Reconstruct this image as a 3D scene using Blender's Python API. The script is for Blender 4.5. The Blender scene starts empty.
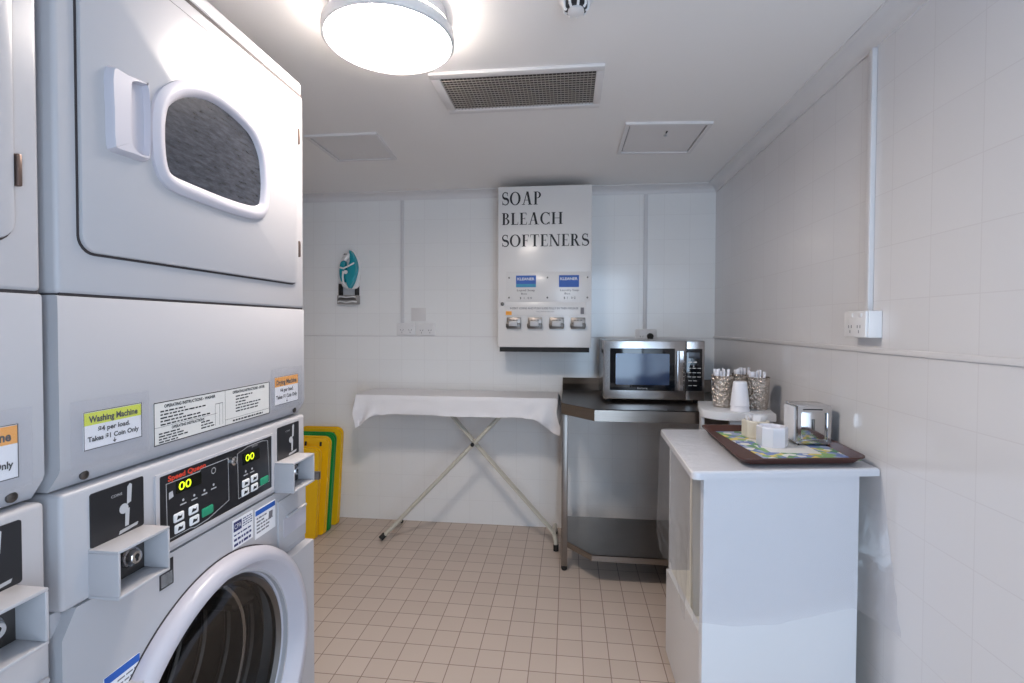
import bpy, bmesh, math, random
from mathutils import Vector, Matrix, noise

random.seed(7)
S = bpy.context.scene
COL = S.collection

# ------------------------------------------------------------------ camera
CAM_H = 1.3083
F_PX = 496.94
YAW, PITCH, ROLL = 0.1135, 0.0207, -0.0036
r0 = Vector((math.cos(YAW), math.sin(YAW), 0))
f0 = Vector((-math.sin(YAW), math.cos(YAW), 0))
fwd = f0 * math.cos(PITCH) - Vector((0, 0, 1)) * math.sin(PITCH)
up0 = f0 * math.sin(PITCH) + Vector((0, 0, 1)) * math.cos(PITCH)
rgt = r0 * math.cos(ROLL) - up0 * math.sin(ROLL)
up = r0 * math.sin(ROLL) + up0 * math.cos(ROLL)
cam = bpy.data.objects.new('camera', bpy.data.cameras.new('camera'))
COL.objects.link(cam)
cam.matrix_world = Matrix(((rgt.x, up.x, -fwd.x, 0), (rgt.y, up.y, -fwd.y, 0), (rgt.z, up.z, -fwd.z, CAM_H), (0, 0, 0, 1)))
cam.data.sensor_width = 36
cam.data.lens = F_PX / 1024 * 36
cam.data.shift_y = -6.449 / 1024
cam.data.clip_start = 0.02
S.camera = cam

# ------------------------------------------------------------------ world, light, exposure
W = bpy.data.worlds.new('world')
S.world = W
W.use_nodes = True
W.node_tree.nodes['Background'].inputs[0].default_value = (0.55, 0.72, 1.0, 1)
W.node_tree.nodes['Background'].inputs[1].default_value = 0.6
S.view_settings.view_transform = 'Standard'
S.view_settings.look = 'None'
S.view_settings.gamma = 1
S.view_settings.exposure = 1.14
S.view_settings.use_curve_mapping = False
LAMP_STRENGTH = 30.0
# daylight standing in the open doorway behind the camera
dl = bpy.data.lights.new('doorway_daylight', 'AREA')
dl.shape = 'RECTANGLE'
dl.size, dl.size_y = 0.74, 2.0
dl.energy = 12.5
dl.color = (0.60, 0.79, 1.0)
dlo = bpy.data.objects.new('doorway_daylight', dl)
COL.objects.link(dlo)
dlo.location = (0.475, -0.66, 1.03)
dlo.rotation_euler = (math.radians(90), 0, 0)

S.cycles.use_denoising = True
S.cycles.max_bounces = 10
S.cycles.diffuse_bounces = 6
S.cycles.glossy_bounces = 5
S.cycles.transparent_max_bounces = 16
S.cycles.sample_clamp_indirect = 6.0
S.cycles.caustics_reflective = False
S.cycles.caustics_refractive = False

# ------------------------------------------------------------------ materials
def lin(c):
    if isinstance(c, str):
        c = tuple(int(c[i:i + 2], 16) / 255 for i in (0, 2, 4))
        c = tuple(x / 12.92 if x <= 0.04045 else ((x + 0.055) / 1.055) ** 2.4 for x in c)
    return (c[0], c[1], c[2], 1)


def mat(name, col, rough=0.5, metal=0.0, spec=0.5, coat=0.0, vary=0.0, vscale=6.0, bump=0.0, bscale=60.0, emit=None, stretch=None, bdist=0.004):
    m = bpy.data.materials.new(name)
    m.use_nodes = True
    nt = m.node_tree
    b = nt.nodes['Principled BSDF']
    c = lin(col)
    b.inputs['Base Color'].default_value = c
    b.inputs['Roughness'].default_value = rough
    b.inputs['Metallic'].default_value = metal
    b.inputs['Specular IOR Level'].default_value = spec
    b.inputs['Coat Weight'].default_value = coat
    b.inputs['Coat Roughness'].default_value = 0.05
    if emit:
        b.inputs['Emission Color'].default_value = lin(emit[0])
        b.inputs['Emission Strength'].default_value = emit[1]
    if vary or bump:
        geo = nt.nodes.new('ShaderNodeNewGeometry')
        mp = nt.nodes.new('ShaderNodeMapping')
        nt.links.new(geo.outputs['Position'], mp.inputs['Vector'])
        if stretch:
            mp.inputs['Scale'].default_value = stretch
    if vary:
        n = nt.nodes.new('ShaderNodeTexNoise')
        n.inputs['Scale'].default_value = vscale
        n.inputs['Detail'].default_value = 4
        nt.links.new(mp.outputs[0], n.inputs['Vector'])
        mx = nt.nodes.new('ShaderNodeMix')
        mx.data_type = 'RGBA'
        mx.inputs['A'].default_value = tuple(x * (1 - vary) for x in c[:3]) + (1,)
        mx.inputs['B'].default_value = tuple(min(1, x * (1 + vary)) for x in c[:3]) + (1,)
        nt.links.new(n.outputs['Fac'], mx.inputs['Factor'])
        nt.links.new(mx.outputs['Result'], b.inputs['Base Color'])
    if bump:
        n2 = nt.nodes.new('ShaderNodeTexNoise')
        n2.inputs['Scale'].default_value = bscale
        nt.links.new(mp.outputs[0], n2.inputs['Vector'])
        bp = nt.nodes.new('ShaderNodeBump')
        bp.inputs['Strength'].default_value = bump
        bp.inputs['Distance'].default_value = bdist
        nt.links.new(n2.outputs['Fac'], bp.inputs['Height'])
        nt.links.new(bp.outputs[0], b.inputs['Normal'])
    return m


def tile_mat(name, ax, pitch, phase, c1, c2, cm, rough, mortar, bump=0.25, spec=0.5, wav=0.0):
    """square glazed tiles laid in straight rows on the plane given by two world axes"""
    m = bpy.data.materials.new(name)
    m.use_nodes = True
    nt = m.node_tree
    b = nt.nodes['Principled BSDF']
    geo = nt.nodes.new('ShaderNodeNewGeometry')
    sep = nt.nodes.new('ShaderNodeSeparateXYZ')
    nt.links.new(geo.outputs['Position'], sep.inputs[0])
    comb = nt.nodes.new('ShaderNodeCombineXYZ')
    for k in (0, 1):
        ad = nt.nodes.new('ShaderNodeMath')
        ad.operation = 'SUBTRACT'
        ad.inputs[1].default_value = phase[k] - 40 * pitch[k]
        nt.links.new(sep.outputs['XYZ'.index(ax[k])], ad.inputs[0])
        nt.links.new(ad.outputs[0], comb.inputs[k])
    br = nt.nodes.new('ShaderNodeTexBrick')
    br.offset = 0
    br.squash = 1
    br.inputs['Color1'].default_value = lin(c1)
    br.inputs['Color2'].default_value = lin(c2)
    br.inputs['Mortar'].default_value = lin(cm)
    br.inputs['Scale'].default_value = 1
    br.inputs['Mortar Size'].default_value = mortar
    br.inputs['Mortar Smooth'].default_value = 0.2
    br.inputs['Bias'].default_value = 0
    br.inputs['Brick Width'].default_value = pitch[0]
    br.inputs['Row Height'].default_value = pitch[1]
    nt.links.new(comb.outputs[0], br.inputs['Vector'])
    nt.links.new(br.outputs['Color'], b.inputs['Base Color'])
    b.inputs['Roughness'].default_value = rough
    b.inputs['Specular IOR Level'].default_value = spec
    inv = nt.nodes.new('ShaderNodeMath')
    inv.operation = 'SUBTRACT'
    inv.inputs[0].default_value = 1
    nt.links.new(br.outputs['Fac'], inv.inputs[1])
    h = inv.outputs[0]
    if wav:
        n = nt.nodes.new('ShaderNodeTexNoise')
        n.inputs['Scale'].default_value = 7
        n.inputs['Detail'].default_value = 1
        nt.links.new(comb.outputs[0], n.inputs['Vector'])
        ml = nt.nodes.new('ShaderNodeMath')
        ml.operation = 'MULTIPLY_ADD'
        ml.inputs[1].default_value = wav
        nt.links.new(n.outputs['Fac'], ml.inputs[0])
        nt.links.new(h, ml.inputs[2])
        h = ml.outputs[0]
    bp = nt.nodes.new('ShaderNodeBump')
    bp.inputs['Strength'].default_value = bump
    bp.inputs['Distance'].default_value = 0.002
    nt.links.new(h, bp.inputs['Height'])
    nt.links.new(bp.outputs[0], b.inputs['Normal'])
    return m


def film_mat(name, tint, gloss, rough=0.08, bump=0.6, bscale=14, haze=0.06):
    """thin clear plastic film"""
    m = bpy.data.materials.new(name)
    m.use_nodes = True
    nt = m.node_tree
    nt.nodes.remove(nt.nodes['Principled BSDF'])
    out = nt.nodes['Material Output']
    tr = nt.nodes.new('ShaderNodeBsdfTransparent')
    tr.inputs[0].default_value = lin(tint)
    gl = nt.nodes.new('ShaderNodeBsdfGlossy')
    gl.inputs['Roughness'].default_value = rough
    df = nt.nodes.new('ShaderNodeBsdfDiffuse')
    df.inputs[0].default_value = (0.8, 0.8, 0.82, 1)
    fr = nt.nodes.new('ShaderNodeLayerWeight')
    fr.inputs['Blend'].default_value = 0.5
    pw = nt.nodes.new('ShaderNodeMath')
    pw.operation = 'POWER'
    pw.inputs[1].default_value = 4.5
    nt.links.new(fr.outputs['Facing'], pw.inputs[0])
    mu = nt.nodes.new('ShaderNodeMath')
    mu.operation = 'MULTIPLY_ADD'
    mu.inputs[1].default_value = gloss * 0.55
    mu.inputs[2].default_value = gloss * 0.05
    nt.links.new(pw.outputs[0], mu.inputs[0])
    m0 = nt.nodes.new('ShaderNodeMixShader')
    m0.inputs[0].default_value = haze
    nt.links.new(tr.outputs[0], m0.inputs[1])
    nt.links.new(df.outputs[0], m0.inputs[2])
    m1 = nt.nodes.new('ShaderNodeMixShader')
    nt.links.new(mu.outputs[0], m1.inputs[0])
    nt.links.new(m0.outputs[0], m1.inputs[1])
    nt.links.new(gl.outputs[0], m1.inputs[2])
    nt.links.new(m1.outputs[0], out.inputs[0])
    if bump:
        geo = nt.nodes.new('ShaderNodeNewGeometry')
        n = nt.nodes.new('ShaderNodeTexNoise')
        n.inputs['Scale'].default_value = bscale
        n.inputs['Detail'].default_value = 3
        n.inputs['Distortion'].default_value = 1.2
        nt.links.new(geo.outputs['Position'], n.inputs['Vector'])
        bp = nt.nodes.new('ShaderNodeBump')
        bp.inputs['Strength'].default_value = bump
        bp.inputs['Distance'].default_value = 0.02
        nt.links.new(n.outputs['Fac'], bp.inputs['Height'])
        nt.links.new(bp.outputs[0], gl.inputs['Normal'])
    return m


M = {}
M['paint'] = mat('white_enamel', 'b5b3b6', 0.28, spec=0.32, coat=0.0, vary=0.02, vscale=3)
M['plastic'] = mat('white_plastic', 'bfbcbf', 0.32, vary=0.02)
M['door_plastic'] = mat('door_plastic', 'bebbc3', 0.35, vary=0.02)
M['seam'] = mat('dark_gap', '3a3435', 0.8)  # near-black colour that paints in the shade of gaps between machine parts
M['black'] = mat('black_plastic', '17161a', 0.35, vary=0.1)
M['panel_black'] = mat('panel_black', '262629', 0.3, vary=0.08, vscale=20)
M['rubber'] = mat('black_rubber', '1b1a1a', 0.7)
M['chrome'] = mat('chrome', 'd0cfd0', 0.12, 1.0)
M['steel'] = mat('brushed_steel', '8f8780', 0.3, 1.0, vary=0.12, vscale=9, bump=0.05, bscale=80, stretch=(1, 1, 12))
M['steel_leg'] = mat('steel_leg', '8c8580', 0.35, 1.0, vary=0.1)
M['micro'] = mat('microwave_steel', 'b4b2b2', 0.2, 1.0, vary=0.06, vscale=10)
M['hammered'] = mat('hammered_steel', 'd3c8bd', 0.12, 1.0, bump=1.0, bscale=85, bdist=0.02)
M['dkmetal'] = mat('dark_metal', '6b6764', 0.4, 1.0)
M['glass_dark'] = mat('dark_glass', '0d0e10', 0.08, spec=0.8, coat=0.3)
M['micro_glass'] = mat('microwave_glass', '0a1018', 0.07, spec=0.7)
M['mesh_glass'] = mat('microwave_screen', '1d355c', 0.09, spec=0.7)
M['silver'] = mat('silver_print', 'b9b9bb', 0.4)
M['white_print'] = mat('white_print', 'e8e8e8', 0.5)
M['ink'] = mat('black_ink', '1d1c20', 0.6)
M['grey_ink'] = mat('grey_ink', '77747a', 0.6)
M['red_print'] = mat('red_print', 'd8452f', 0.5)
M['green_btn'] = mat('green_button', '27916c', 0.45)
M['lcd'] = mat('display_glass', '14160f', 0.2)
M['lcd_on'] = mat('display_digits', 'b7d416', 0.5, emit=('c3e01c', 0.7))
M['paper'] = mat('paper', 'e9e8ea', 0.6, vary=0.02, vscale=12)
M['decal'] = mat('decal_paper', 'd5d3cf', 0.5, vary=0.03)
M['yellow_hi'] = mat('yellow_marker', 'd3da2a', 0.6, vary=0.08)
M['orange_hi'] = mat('orange_marker', 'eea035', 0.6, vary=0.08)
M['blue'] = mat('blue_print', '2459ae', 0.5, vary=0.15, vscale=30)
M['blue_green'] = mat('blue_green_print', '2f8fae', 0.5, vary=0.15, vscale=30)
M['sleeve'] = film_mat('clear_sleeve', 'fbfbfd', 0.9, 0.12, 0.25, 30, haze=0.09)
M['film'] = film_mat('clear_film', 'f7f7f9', 0.6, 0.16, 0.35, 16, haze=0.07)
M['yellow'] = mat('yellow_sign_plastic', 'eebc10', 0.4, vary=0.06)
M['green'] = mat('green_sign_plastic', '0e8a3c', 0.4, vary=0.06)
M['cloth'] = mat('white_cotton', 'e6e4e6', 0.85, vary=0.03, bump=0.15, bscale=300)
M['leg_paint'] = mat('cream_leg_paint', 'c4bfb2', 0.4, vary=0.05)
M['vend'] = mat('cream_enamel', 'dddad8', 0.26, coat=0.1, vary=0.015)
M['laminate'] = mat('white_laminate', 'dcdde0', 0.3, vary=0.01)
M['inside'] = mat('cream_laminate', 'e9e6dc', 0.4, vary=0.02)
M['tray'] = mat('brown_tray', '4d2d25', 0.48, vary=0.12, vscale=12)
M['china'] = mat('white_china', 'e6e6ee', 0.22, coat=0.2)
M['cream'] = mat('cream_china', 'ddd6c6', 0.3)
M['foam'] = mat('white_foam', 'ececf2', 0.6)
M['teal'] = mat('teal_plastic', '168f9c', 0.25, vary=0.1)
M['grey_plastic'] = mat('grey_plastic', '8f8b88', 0.4, vary=0.15, vscale=60)
M['conduit'] = mat('conduit_plastic', 'd3d1d2', 0.4)
M['outlet'] = mat('outlet_plastic', 'e2e0e0', 0.3)
M['drum'] = mat('drum_steel', '5a5654', 0.35, 0.9, vary=0.2, vscale=20)
M['hinge'] = mat('hinge_metal', '7d6a62', 0.4, 0.8)
M['ceil'] = mat('ceiling_paint', 'e8e5e3', 0.7, vary=0.008, vscale=2)
M['trim'] = mat('cornice_paint', 'dad7d7', 0.5, vary=0.01)
M['hatch'] = mat('hatch_paint', 'd9d5d4', 0.5, vary=0.01)
M['glow'] = mat('lamp_diffuser', 'ffffff', 0.4, emit=('fff3e8', LAMP_STRENGTH))
M['rim'] = mat('lamp_rim', 'd8d6d6', 0.2, coat=0.3)
M['filter'] = mat('dusty_filter', '3f3631', 0.9, vary=0.4, vscale=25)
M['grille'] = mat('grille_wire', '9a9088', 0.6)
M['wall_brown'] = mat('brown_grey_wall', '82776f', 0.6, vary=0.05)
M['wall_plain'] = mat('painted_wall', 'cfcccc', 0.6, vary=0.01)

T = 0.1027
M['floor'] = tile_mat('floor_tiles', 'XY', (T, T), (-0.0403, 1.847), 'ccbcb0', 'c6b6aa', '8f7a6e', 0.42, 0.0020, 0.3, 0.4)
WT = 0.1535
M['wall_r'] = tile_mat('wall_tiles_right', 'YZ', (WT, WT), (1.200, 1.228), 'dedcdd', 'dcdadb', 'd6d3d4', 0.13, 0.0014, 0.10, 0.5, 0.9)  # same tile as the back wall, coloured darker for its weaker light
M['wall_b'] = tile_mat('wall_tiles_back', 'XZ', (WT, WT), (0.435, 1.228), 'ecebea', 'eae9e8', 'e3e1e0', 0.13, 0.0013, 0.10, 0.5, 0.9)  # same tile as the right wall, coloured lighter for its stronger light

# ------------------------------------------------------------------ mesh helpers
ORG = {}


class MB:
    def __init__(self):
        self.bm = bmesh.new()

    def box(self, lo, hi, bev=0.0, seg=2, only=None):
        r = bmesh.ops.create_cube(self.bm, size=1)
        vs = r['verts']
        for v in vs:
            v.co = Vector(((lo[i] + hi[i]) / 2 + v.co[i] * (hi[i] - lo[i]) for i in range(3)))
        if bev:
            es = list({e for v in vs for e in v.link_edges})
            if only:
                es = [e for e in es if only(e)]
            bmesh.ops.bevel(self.bm, geom=es, offset=bev, segments=seg, affect='EDGES', profile=0.5, clamp_overlap=True)
        return self

    def prism(self, pts, ax, a, b, bev=0.0, seg=2, side_bev=None):
        """polygon perpendicular to an axis, from a to b; bevels the rim at b when bev is given"""
        def P(p, h):
            return {'x': (h, p[0], p[1]), 'y': (p[0], h, p[1]), 'z': (p[0], p[1], h)}[ax]
        va = [self.bm.verts.new(P(p, a)) for p in pts]
        vb = [self.bm.verts.new(P(p, b)) for p in pts]
        n = len(pts)
        fa = self.bm.faces.new(va)
        fb = self.bm.faces.new(vb)
        fs = [fa, fb]
        for i in range(n):
            fs.append(self.bm.faces.new((va[i], va[(i + 1) % n], vb[(i + 1) % n], vb[i])))
        bmesh.ops.recalc_face_normals(self.bm, faces=fs)
        if bev:
            bmesh.ops.bevel(self.bm, geom=list(fb.edges), offset=bev, segments=seg, affect='EDGES', profile=0.5, clamp_overlap=True)
        return self

    def ring_prism(self, outer, inner, ax, a, b):
        """plate with a hole: outer and inner outlines with equal point counts"""
        def P(p, h):
            return {'x': (h, p[0], p[1]), 'y': (p[0], h, p[1]), 'z': (p[0], p[1], h)}[ax]
        n = len(outer)
        L = [[self.bm.verts.new(P(p, h)) for p in pl] for pl, h in ((outer, a), (outer, b), (inner, b), (inner, a))]
        fs = []
        for k in range(4):
            A, B = L[k], L[(k + 1) % 4]
            for i in range(n):
                fs.append(self.bm.faces.new((A[i], A[(i + 1) % n], B[(i + 1) % n], B[i])))
        bmesh.ops.recalc_face_normals(self.bm, faces=fs)
        return self

    def tube(self, pts, r, seg=10):
        pts = [Vector(p) for p in pts]
        rs = r if isinstance(r, (list, tuple)) else [r] * len(pts)
        rings = []
        prev = None
        for i, p in enumerate(pts):
            d = (pts[min(i + 1, len(pts) - 1)] - pts[max(i - 1, 0)]).normalized()
            if prev is None:
                u = d.orthogonal().normalized()
            else:
                u = (prev - d * prev.dot(d)).normalized()
            prev = u
            w = d.cross(u)
            rings.append([self.bm.verts.new(p + (u * math.cos(t) + w * math.sin(t)) * rs[i]) for t in [2 * math.pi * k / seg for k in range(seg)]])
        fs = []
        for A, B in zip(rings, rings[1:]):
            for k in range(seg):
                fs.append(self.bm.faces.new((A[k], A[(k + 1) % seg], B[(k + 1) % seg], B[k])))
        fs.append(self.bm.faces.new(rings[0]))
        fs.append(self.bm.faces.new(rings[-1]))
        bmesh.ops.recalc_face_normals(self.bm, faces=fs)
        return self

    def lathe(self, prof, c, ax='z', seg=32, close=False):
        """prof: (radius, height) along the axis through c"""
        rings = []
        for r, h in prof:
            ring = []
            for k in range(seg):
                t = 2 * math.pi * k / seg
                x, y = r * math.cos(t), r * math.sin(t)
                o = {'z': (x, y, h), 'x': (h, x, y), 'y': (y, h, x)}[ax]
                ring.append(self.bm.verts.new(Vector(c) + Vector(o)))
            rings.append(ring)
        fs = []
        prs = list(zip(rings, rings[1:]))
        if close:
            prs.append((rings[-1], rings[0]))
        for A, B in prs:
            for k in range(seg):
                fs.append(self.bm.faces.new((A[k], A[(k + 1) % seg], B[(k + 1) % seg], B[k])))
        if not close:
            for R, (r, h) in ((rings[0], prof[0]), (rings[-1], prof[-1])):
                if r > 1e-5:
                    fs.append(self.bm.faces.new(R))
        bmesh.ops.recalc_face_normals(self.bm, faces=fs)
        bmesh.ops.remove_doubles(self.bm, verts=[v for R in rings for v in R], dist=1e-6)
        return self

    def poly(self, pts):
        self.bm.faces.new([self.bm.verts.new(p) for p in pts])
        return self

    def grid(self, fn, nu, nv):
        V = [[self.bm.verts.new(fn(i / nu, j / nv)) for j in range(nv + 1)] for i in range(nu + 1)]
        for i in range(nu):
            for j in range(nv):
                self.bm.faces.new((V[i][j], V[i + 1][j], V[i + 1][j + 1], V[i][j + 1]))
        return self

    def text(self, s, o, R, U, h=None, w=None, mid=False, bold=0.0):
        """flat lettering: o lower-left (or lower-middle) corner, R/U directions, h cap height, w total width"""
        vs, fs = text_shape(s, bold)
        x0 = min(v[0] for v in vs)
        x1 = max(v[0] for v in vs)
        sy = h / 0.73
        sx = w / (x1 - x0) if w else sy
        o, R, U = Vector(o), Vector(R), Vector(U)
        sh = -(x1 - x0) * sx / 2 if mid else 0
        nv = [self.bm.verts.new(o + R * ((v[0] - x0) * sx + sh) + U * (v[1] * sy)) for v in vs]
        for f in fs:
            try:
                self.bm.faces.new([nv[i] for i in f])
            except ValueError:
                pass
        return self

    def build(self, name, m, parent=None, smooth=True, angle=35, label=None):
        bm = self.bm
        if parent is None:
            cs = [v.co for v in bm.verts]
            lo = [min(c[i] for c in cs) for i in range(3)]
            hi = [max(c[i] for c in cs) for i in range(3)]
            org = Vector(((lo[0] + hi[0]) / 2, (lo[1] + hi[1]) / 2, lo[2]))
        else:
            org = ORG[parent.name]
        for v in bm.verts:
            v.co -= org
        for f in bm.faces:
            f.smooth = smooth
        if smooth:
            a = math.radians(angle)
            for e in bm.edges:
                e.smooth = len(e.link_faces) == 2 and e.calc_face_angle(0) < a
        me = bpy.data.meshes.new(name)
        bm.to_mesh(me)
        bm.free()
        ms = m if isinstance(m, (list, tuple)) else [m]
        for q in ms:
            me.materials.append(q)
        o = bpy.data.objects.new(name, me)
        COL.objects.link(o)
        if parent is None:
            o.location = org
        else:
            o.parent = parent
        ORG[o.name] = org
        if label:
            o['label'] = label
        return o


_txt = {}


def text_shape(s, bold=0.0):
    key = (s, bold)
    if key not in _txt:
        cu = bpy.data.curves.new('lettering', 'FONT')
        cu.body = s
        cu.size = 1
        cu.resolution_u = 3
        cu.offset = bold
        to = bpy.data.objects.new('lettering', cu)
        COL.objects.link(to)
        dg = bpy.context.evaluated_depsgraph_get()
        dg.update()
        me = bpy.data.meshes.new_from_object(to.evaluated_get(dg))
        _txt[key] = ([tuple(v.co) for v in me.vertices], [tuple(p.vertices) for p in me.polygons])
        bpy.data.objects.remove(to)
        bpy.data.meshes.remove(me)
    return _txt[key]


def tag(o, label, cat, group=None):
    o['label'] = label
    o['category'] = cat
    if group:
        o['group'] = group
    return o


def thing(name, loc, label, cat, group=None):
    o = bpy.data.objects.new(name, None)
    COL.objects.link(o)
    o.empty_display_size = 0.05
    o.location = loc
    ORG[o.name] = Vector(loc)
    return tag(o, label, cat, group)


def struct(o):
    o['kind'] = 'structure'
    return o


def copy_tree(o, parent=None):
    c = o.copy()
    COL.objects.link(c)
    ORG[c.name] = ORG[o.name]
    if parent is not None:
        c.parent = parent
    for ch in list(o.children):
        copy_tree(ch, c)
    return c


def rrect(x0, y0, x1, y1, r, n=6):
    rs = r if isinstance(r, (list, tuple)) else [r] * 4      # bl, br, tr, tl
    out = []
    for (cx, cy, a0), q in zip(((x0, y0, 180), (x1, y0, 270), (x1, y1, 0), (x0, y1, 90)), rs):
        ox = cx + (q if cx == x0 else -q)
        oy = cy + (q if cy == y0 else -q)
        for k in range(n + 1):
            t = math.radians(a0 + 90 * k / n)
            out.append((ox + q * math.cos(t), oy + q * math.sin(t)))
    return out


def smooth_loop(pts, n=3):
    """closed Catmull-Rom through the points"""
    out = []
    L = len(pts)
    for i in range(L):
        p0, p1, p2, p3 = [Vector(pts[(i + k) % L]) for k in (-1, 0, 1, 2)]
        for k in range(n):
            t = k / n
            out.append(tuple(0.5 * ((2 * p1) + (p2 - p0) * t + (2 * p0 - 5 * p1 + 4 * p2 - p3) * t * t + (3 * p1 - p0 - 3 * p2 + p3) * t ** 3)))
    return out


def inset_loop(pts, d):
    c = Vector((sum(p[0] for p in pts) / len(pts), sum(p[1] for p in pts) / len(pts)))
    n = len(pts)
    out = []
    for i in range(n):
        a, b = Vector(pts[i - 1]), Vector(pts[(i + 1) % n])
        t = (b - a).normalized()
        nn = Vector((-t.y, t.x))
        if nn.dot(c - Vector(pts[i])) < 0:
            nn = -nn
        out.append(tuple(Vector(pts[i]) + nn * d))
    return out


# ------------------------------------------------------------------ room shell
XL, XR, YF, YB, ZC = -1.86, 0.8955, -0.7, 3.193, 2.172
struct(MB().box((XL - .1, YF - .1, -0.08), (XR + .1, YB + .1, 0)).build('floor', M['floor']))
struct(MB().box((XL - .1, YF - .1, ZC), (XR + .1, YB + .1, ZC + .08)).build('ceiling', M['ceil']))
struct(MB().box((XR, YF - .1, 0), (XR + .1, YB + .1, ZC)).build('wall_right', M['wall_r']))
struct(MB().box((XL - .1, YF - .1, 0), (XL, YB + .1, ZC)).build('wall_left', M['wall_plain']))
struct(MB().box((XL, YB, 0), (XR, YB + .1, ZC)).build('wall_back', M['wall_b']))
# the wall behind the camera, with the open doorway the daylight comes through
mb = MB()
mb.box((XL, YF - .1, 0), (0.09, YF, ZC)).box((0.86, YF - .1, 0), (XR, YF, ZC)).box((0.09, YF - .1, 2.05), (0.86, YF, ZC))
struct(mb.build('wall_front', M['wall_brown']))
mb = MB()
mb.box((0.03, YF, 0), (0.09, YF + .015, 2.11), 0.004).box((0.86, YF, 0), (0.893, YF + .015, 2.11), 0.004).box((0.09, YF, 2.05), (0.86, YF + .015, 2.11), 0.004)
struct(mb.build('trim_4', M['trim']))


def cove(a, b, horiz):
    """cove cornice between two points along a wall"""
    prof = []
    for k in range(7):
        t = math.radians(90 * k / 6)
        prof.append((0.006 + 0.052 * (1 - math.sin(t)), -0.040 + 0.034 * (1 - math.cos(t)) * 1.0))
    prof = [(0.0, 0.0), (0.064, 0.0), (0.064, -0.005)] + [(0.006 + 0.056 * (1 - math.sin(math.radians(15 * k))), -0.006 - 0.034 * (1 - math.cos(math.radians(15 * k)))) for k in range(7)] + [(0.006, -0.046), (0, -0.046)]
    return prof


mb = MB()
mb.prism([(XR - p[0], ZC + p[1]) for p in cove(0, 0, 0)], 'y', YF, YB)
struct(mb.build('trim_1', M['trim']))
mb = MB()
mb.prism([(YB - p[0], ZC + p[1]) for p in cove(0, 0, 0)], 'x', XL, XR - 0.0)
struct(mb.build('trim_2', M['trim']))
# dado edge tile along the right wall
mb = MB()
mb.box((XR - 0.007, YF, 1.229), (XR, YB, 1.245), 0.003)
struct(mb.build('trim_3', M['trim']))
mb = MB()
mb.box((XL, YB - 0.0035, 1.228), (XR, YB, 1.233), 0.0012)
struct(mb.build('trim_5', M['trim']))

# ------------------------------------------------------------------ ceiling fittings
LX, LY = -0.500, 1.350
lamp = thing('ceiling_light', (LX, LY, ZC), 'round glowing ceiling light with a clear plastic rim', 'light')
MB().lathe([(0.160, ZC), (0.163, ZC - .034), (0.1695, ZC - .0405), (0.150, ZC - .0408)], (LX, LY, 0), 'z', 56).build('base', M['rim'], lamp)
MB().lathe([(0.1740, ZC - .0505), (0.1785, ZC - .053), (0.1800, ZC - .064), (0.1790, ZC - .080), (0.1765, ZC - .083), (0.1720, ZC - .083), (0.1690, ZC - .079), (0.1685, ZC - .0505)], (LX, LY, 0), 'z', 64, close=True).build('rim', M['rim'], lamp)
MB().lathe([(0.0, ZC - .0412), (0.166, ZC - .0412), (0.168, ZC - .047), (0.168, ZC - .062), (0.160, ZC - .066), (0.12, ZC - .069), (0.06, ZC - .071), (0.0, ZC - .0715)], (LX, LY, 0), 'z', 64).build('diffuser', M['glow'], lamp)

vent = thing('ceiling_vent', (-0.185, 1.835, ZC), 'rectangular dusty mesh ceiling vent in a white frame', 'vent')
x0, x1, y0, y1 = -0.485, 0.115, 1.675, 1.993
a0, a1, b0, b1 = -0.452, 0.088, 1.708, 1.960
z0, z1 = ZC - 0.012, ZC - 0.0002
mb = MB()
mb.box((x0, y0, z0), (x1, b0, z1), .003).box((x0, b1, z0), (x1, y1, z1), .003).box((x0, b0, z0), (a0, b1, z1), .003).box((a1, b0, z0), (x1, b1, z1), .003)
mb.build('frame', M['hatch'], vent)
MB().box((a0, b0, ZC - .003), (a1, b1, ZC - .0003)).build('filter', M['filter'], vent)
mb = MB()
n = 40
for k in range(1, n):
    x = a0 + (a1 - a0) * k / n
    mb.box((x - .0011, b0, ZC - .0085), (x + .0011, b1, ZC - .006))
n = 15
for k in range(1, n):
    y = b0 + (b1 - b0) * k / n
    mb.box((a0, y - .0013, ZC - .0115), (a1, y + .0013, ZC - .009))
mb.build('grille', M['grille'], vent)


def hatch(pts, label, latch):
    cx = sum(p[0] for p in pts) / 4
    cy = sum(p[1] for p in pts) / 4
    h = thing('access_hatch', (cx, cy, ZC), label, 'hatch', 'square ceiling access hatches')
    inn = [(cx + (p[0] - cx) * .90, cy + (p[1] - cy) * .90) for p in pts]
    MB().ring_prism(pts, inn, 'z', ZC - .011, ZC - .0002).build('frame', M['trim'], h)
    inn2 = [(cx + (p[0] - cx) * .872, cy + (p[1] - cy) * .872) for p in pts]
    MB().prism(inn2, 'z', ZC - .0003, ZC - .006).build('panel', M['hatch'], h)
    inn3 = [(cx + (p[0] - cx) * .899, cy + (p[1] - cy) * .899) for p in pts]
    MB().prism(inn3, 'z', ZC - .0002, ZC - .0012).build('gap_backing', M['grey_ink'], h)  # grey sheet filling the gap between frame and panel
    if latch:
        MB().lathe([(0, ZC - .013), (.007, ZC - .012), (.008, ZC - .006)], (cx + .01, cy - .05, 0), 'z', 16).build('latch', M['chrome'], h)
        MB().box((cx + .006, cy - .10, ZC - .009), (cx + .013, cy - .075, ZC - .006), .001).build('keyhole', M['rubber'], h)
    return h


hatch([(-1.205, 2.165), (-0.862, 2.165), (-0.893, 2.515), (-1.212, 2.513)], 'white square ceiling hatch at left, near the dryer top', False)
hatch([(0.236, 2.172), (0.603, 2.200), (0.595, 2.575), (0.234, 2.545)], 'white square ceiling hatch at right with a small latch', True)

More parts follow.
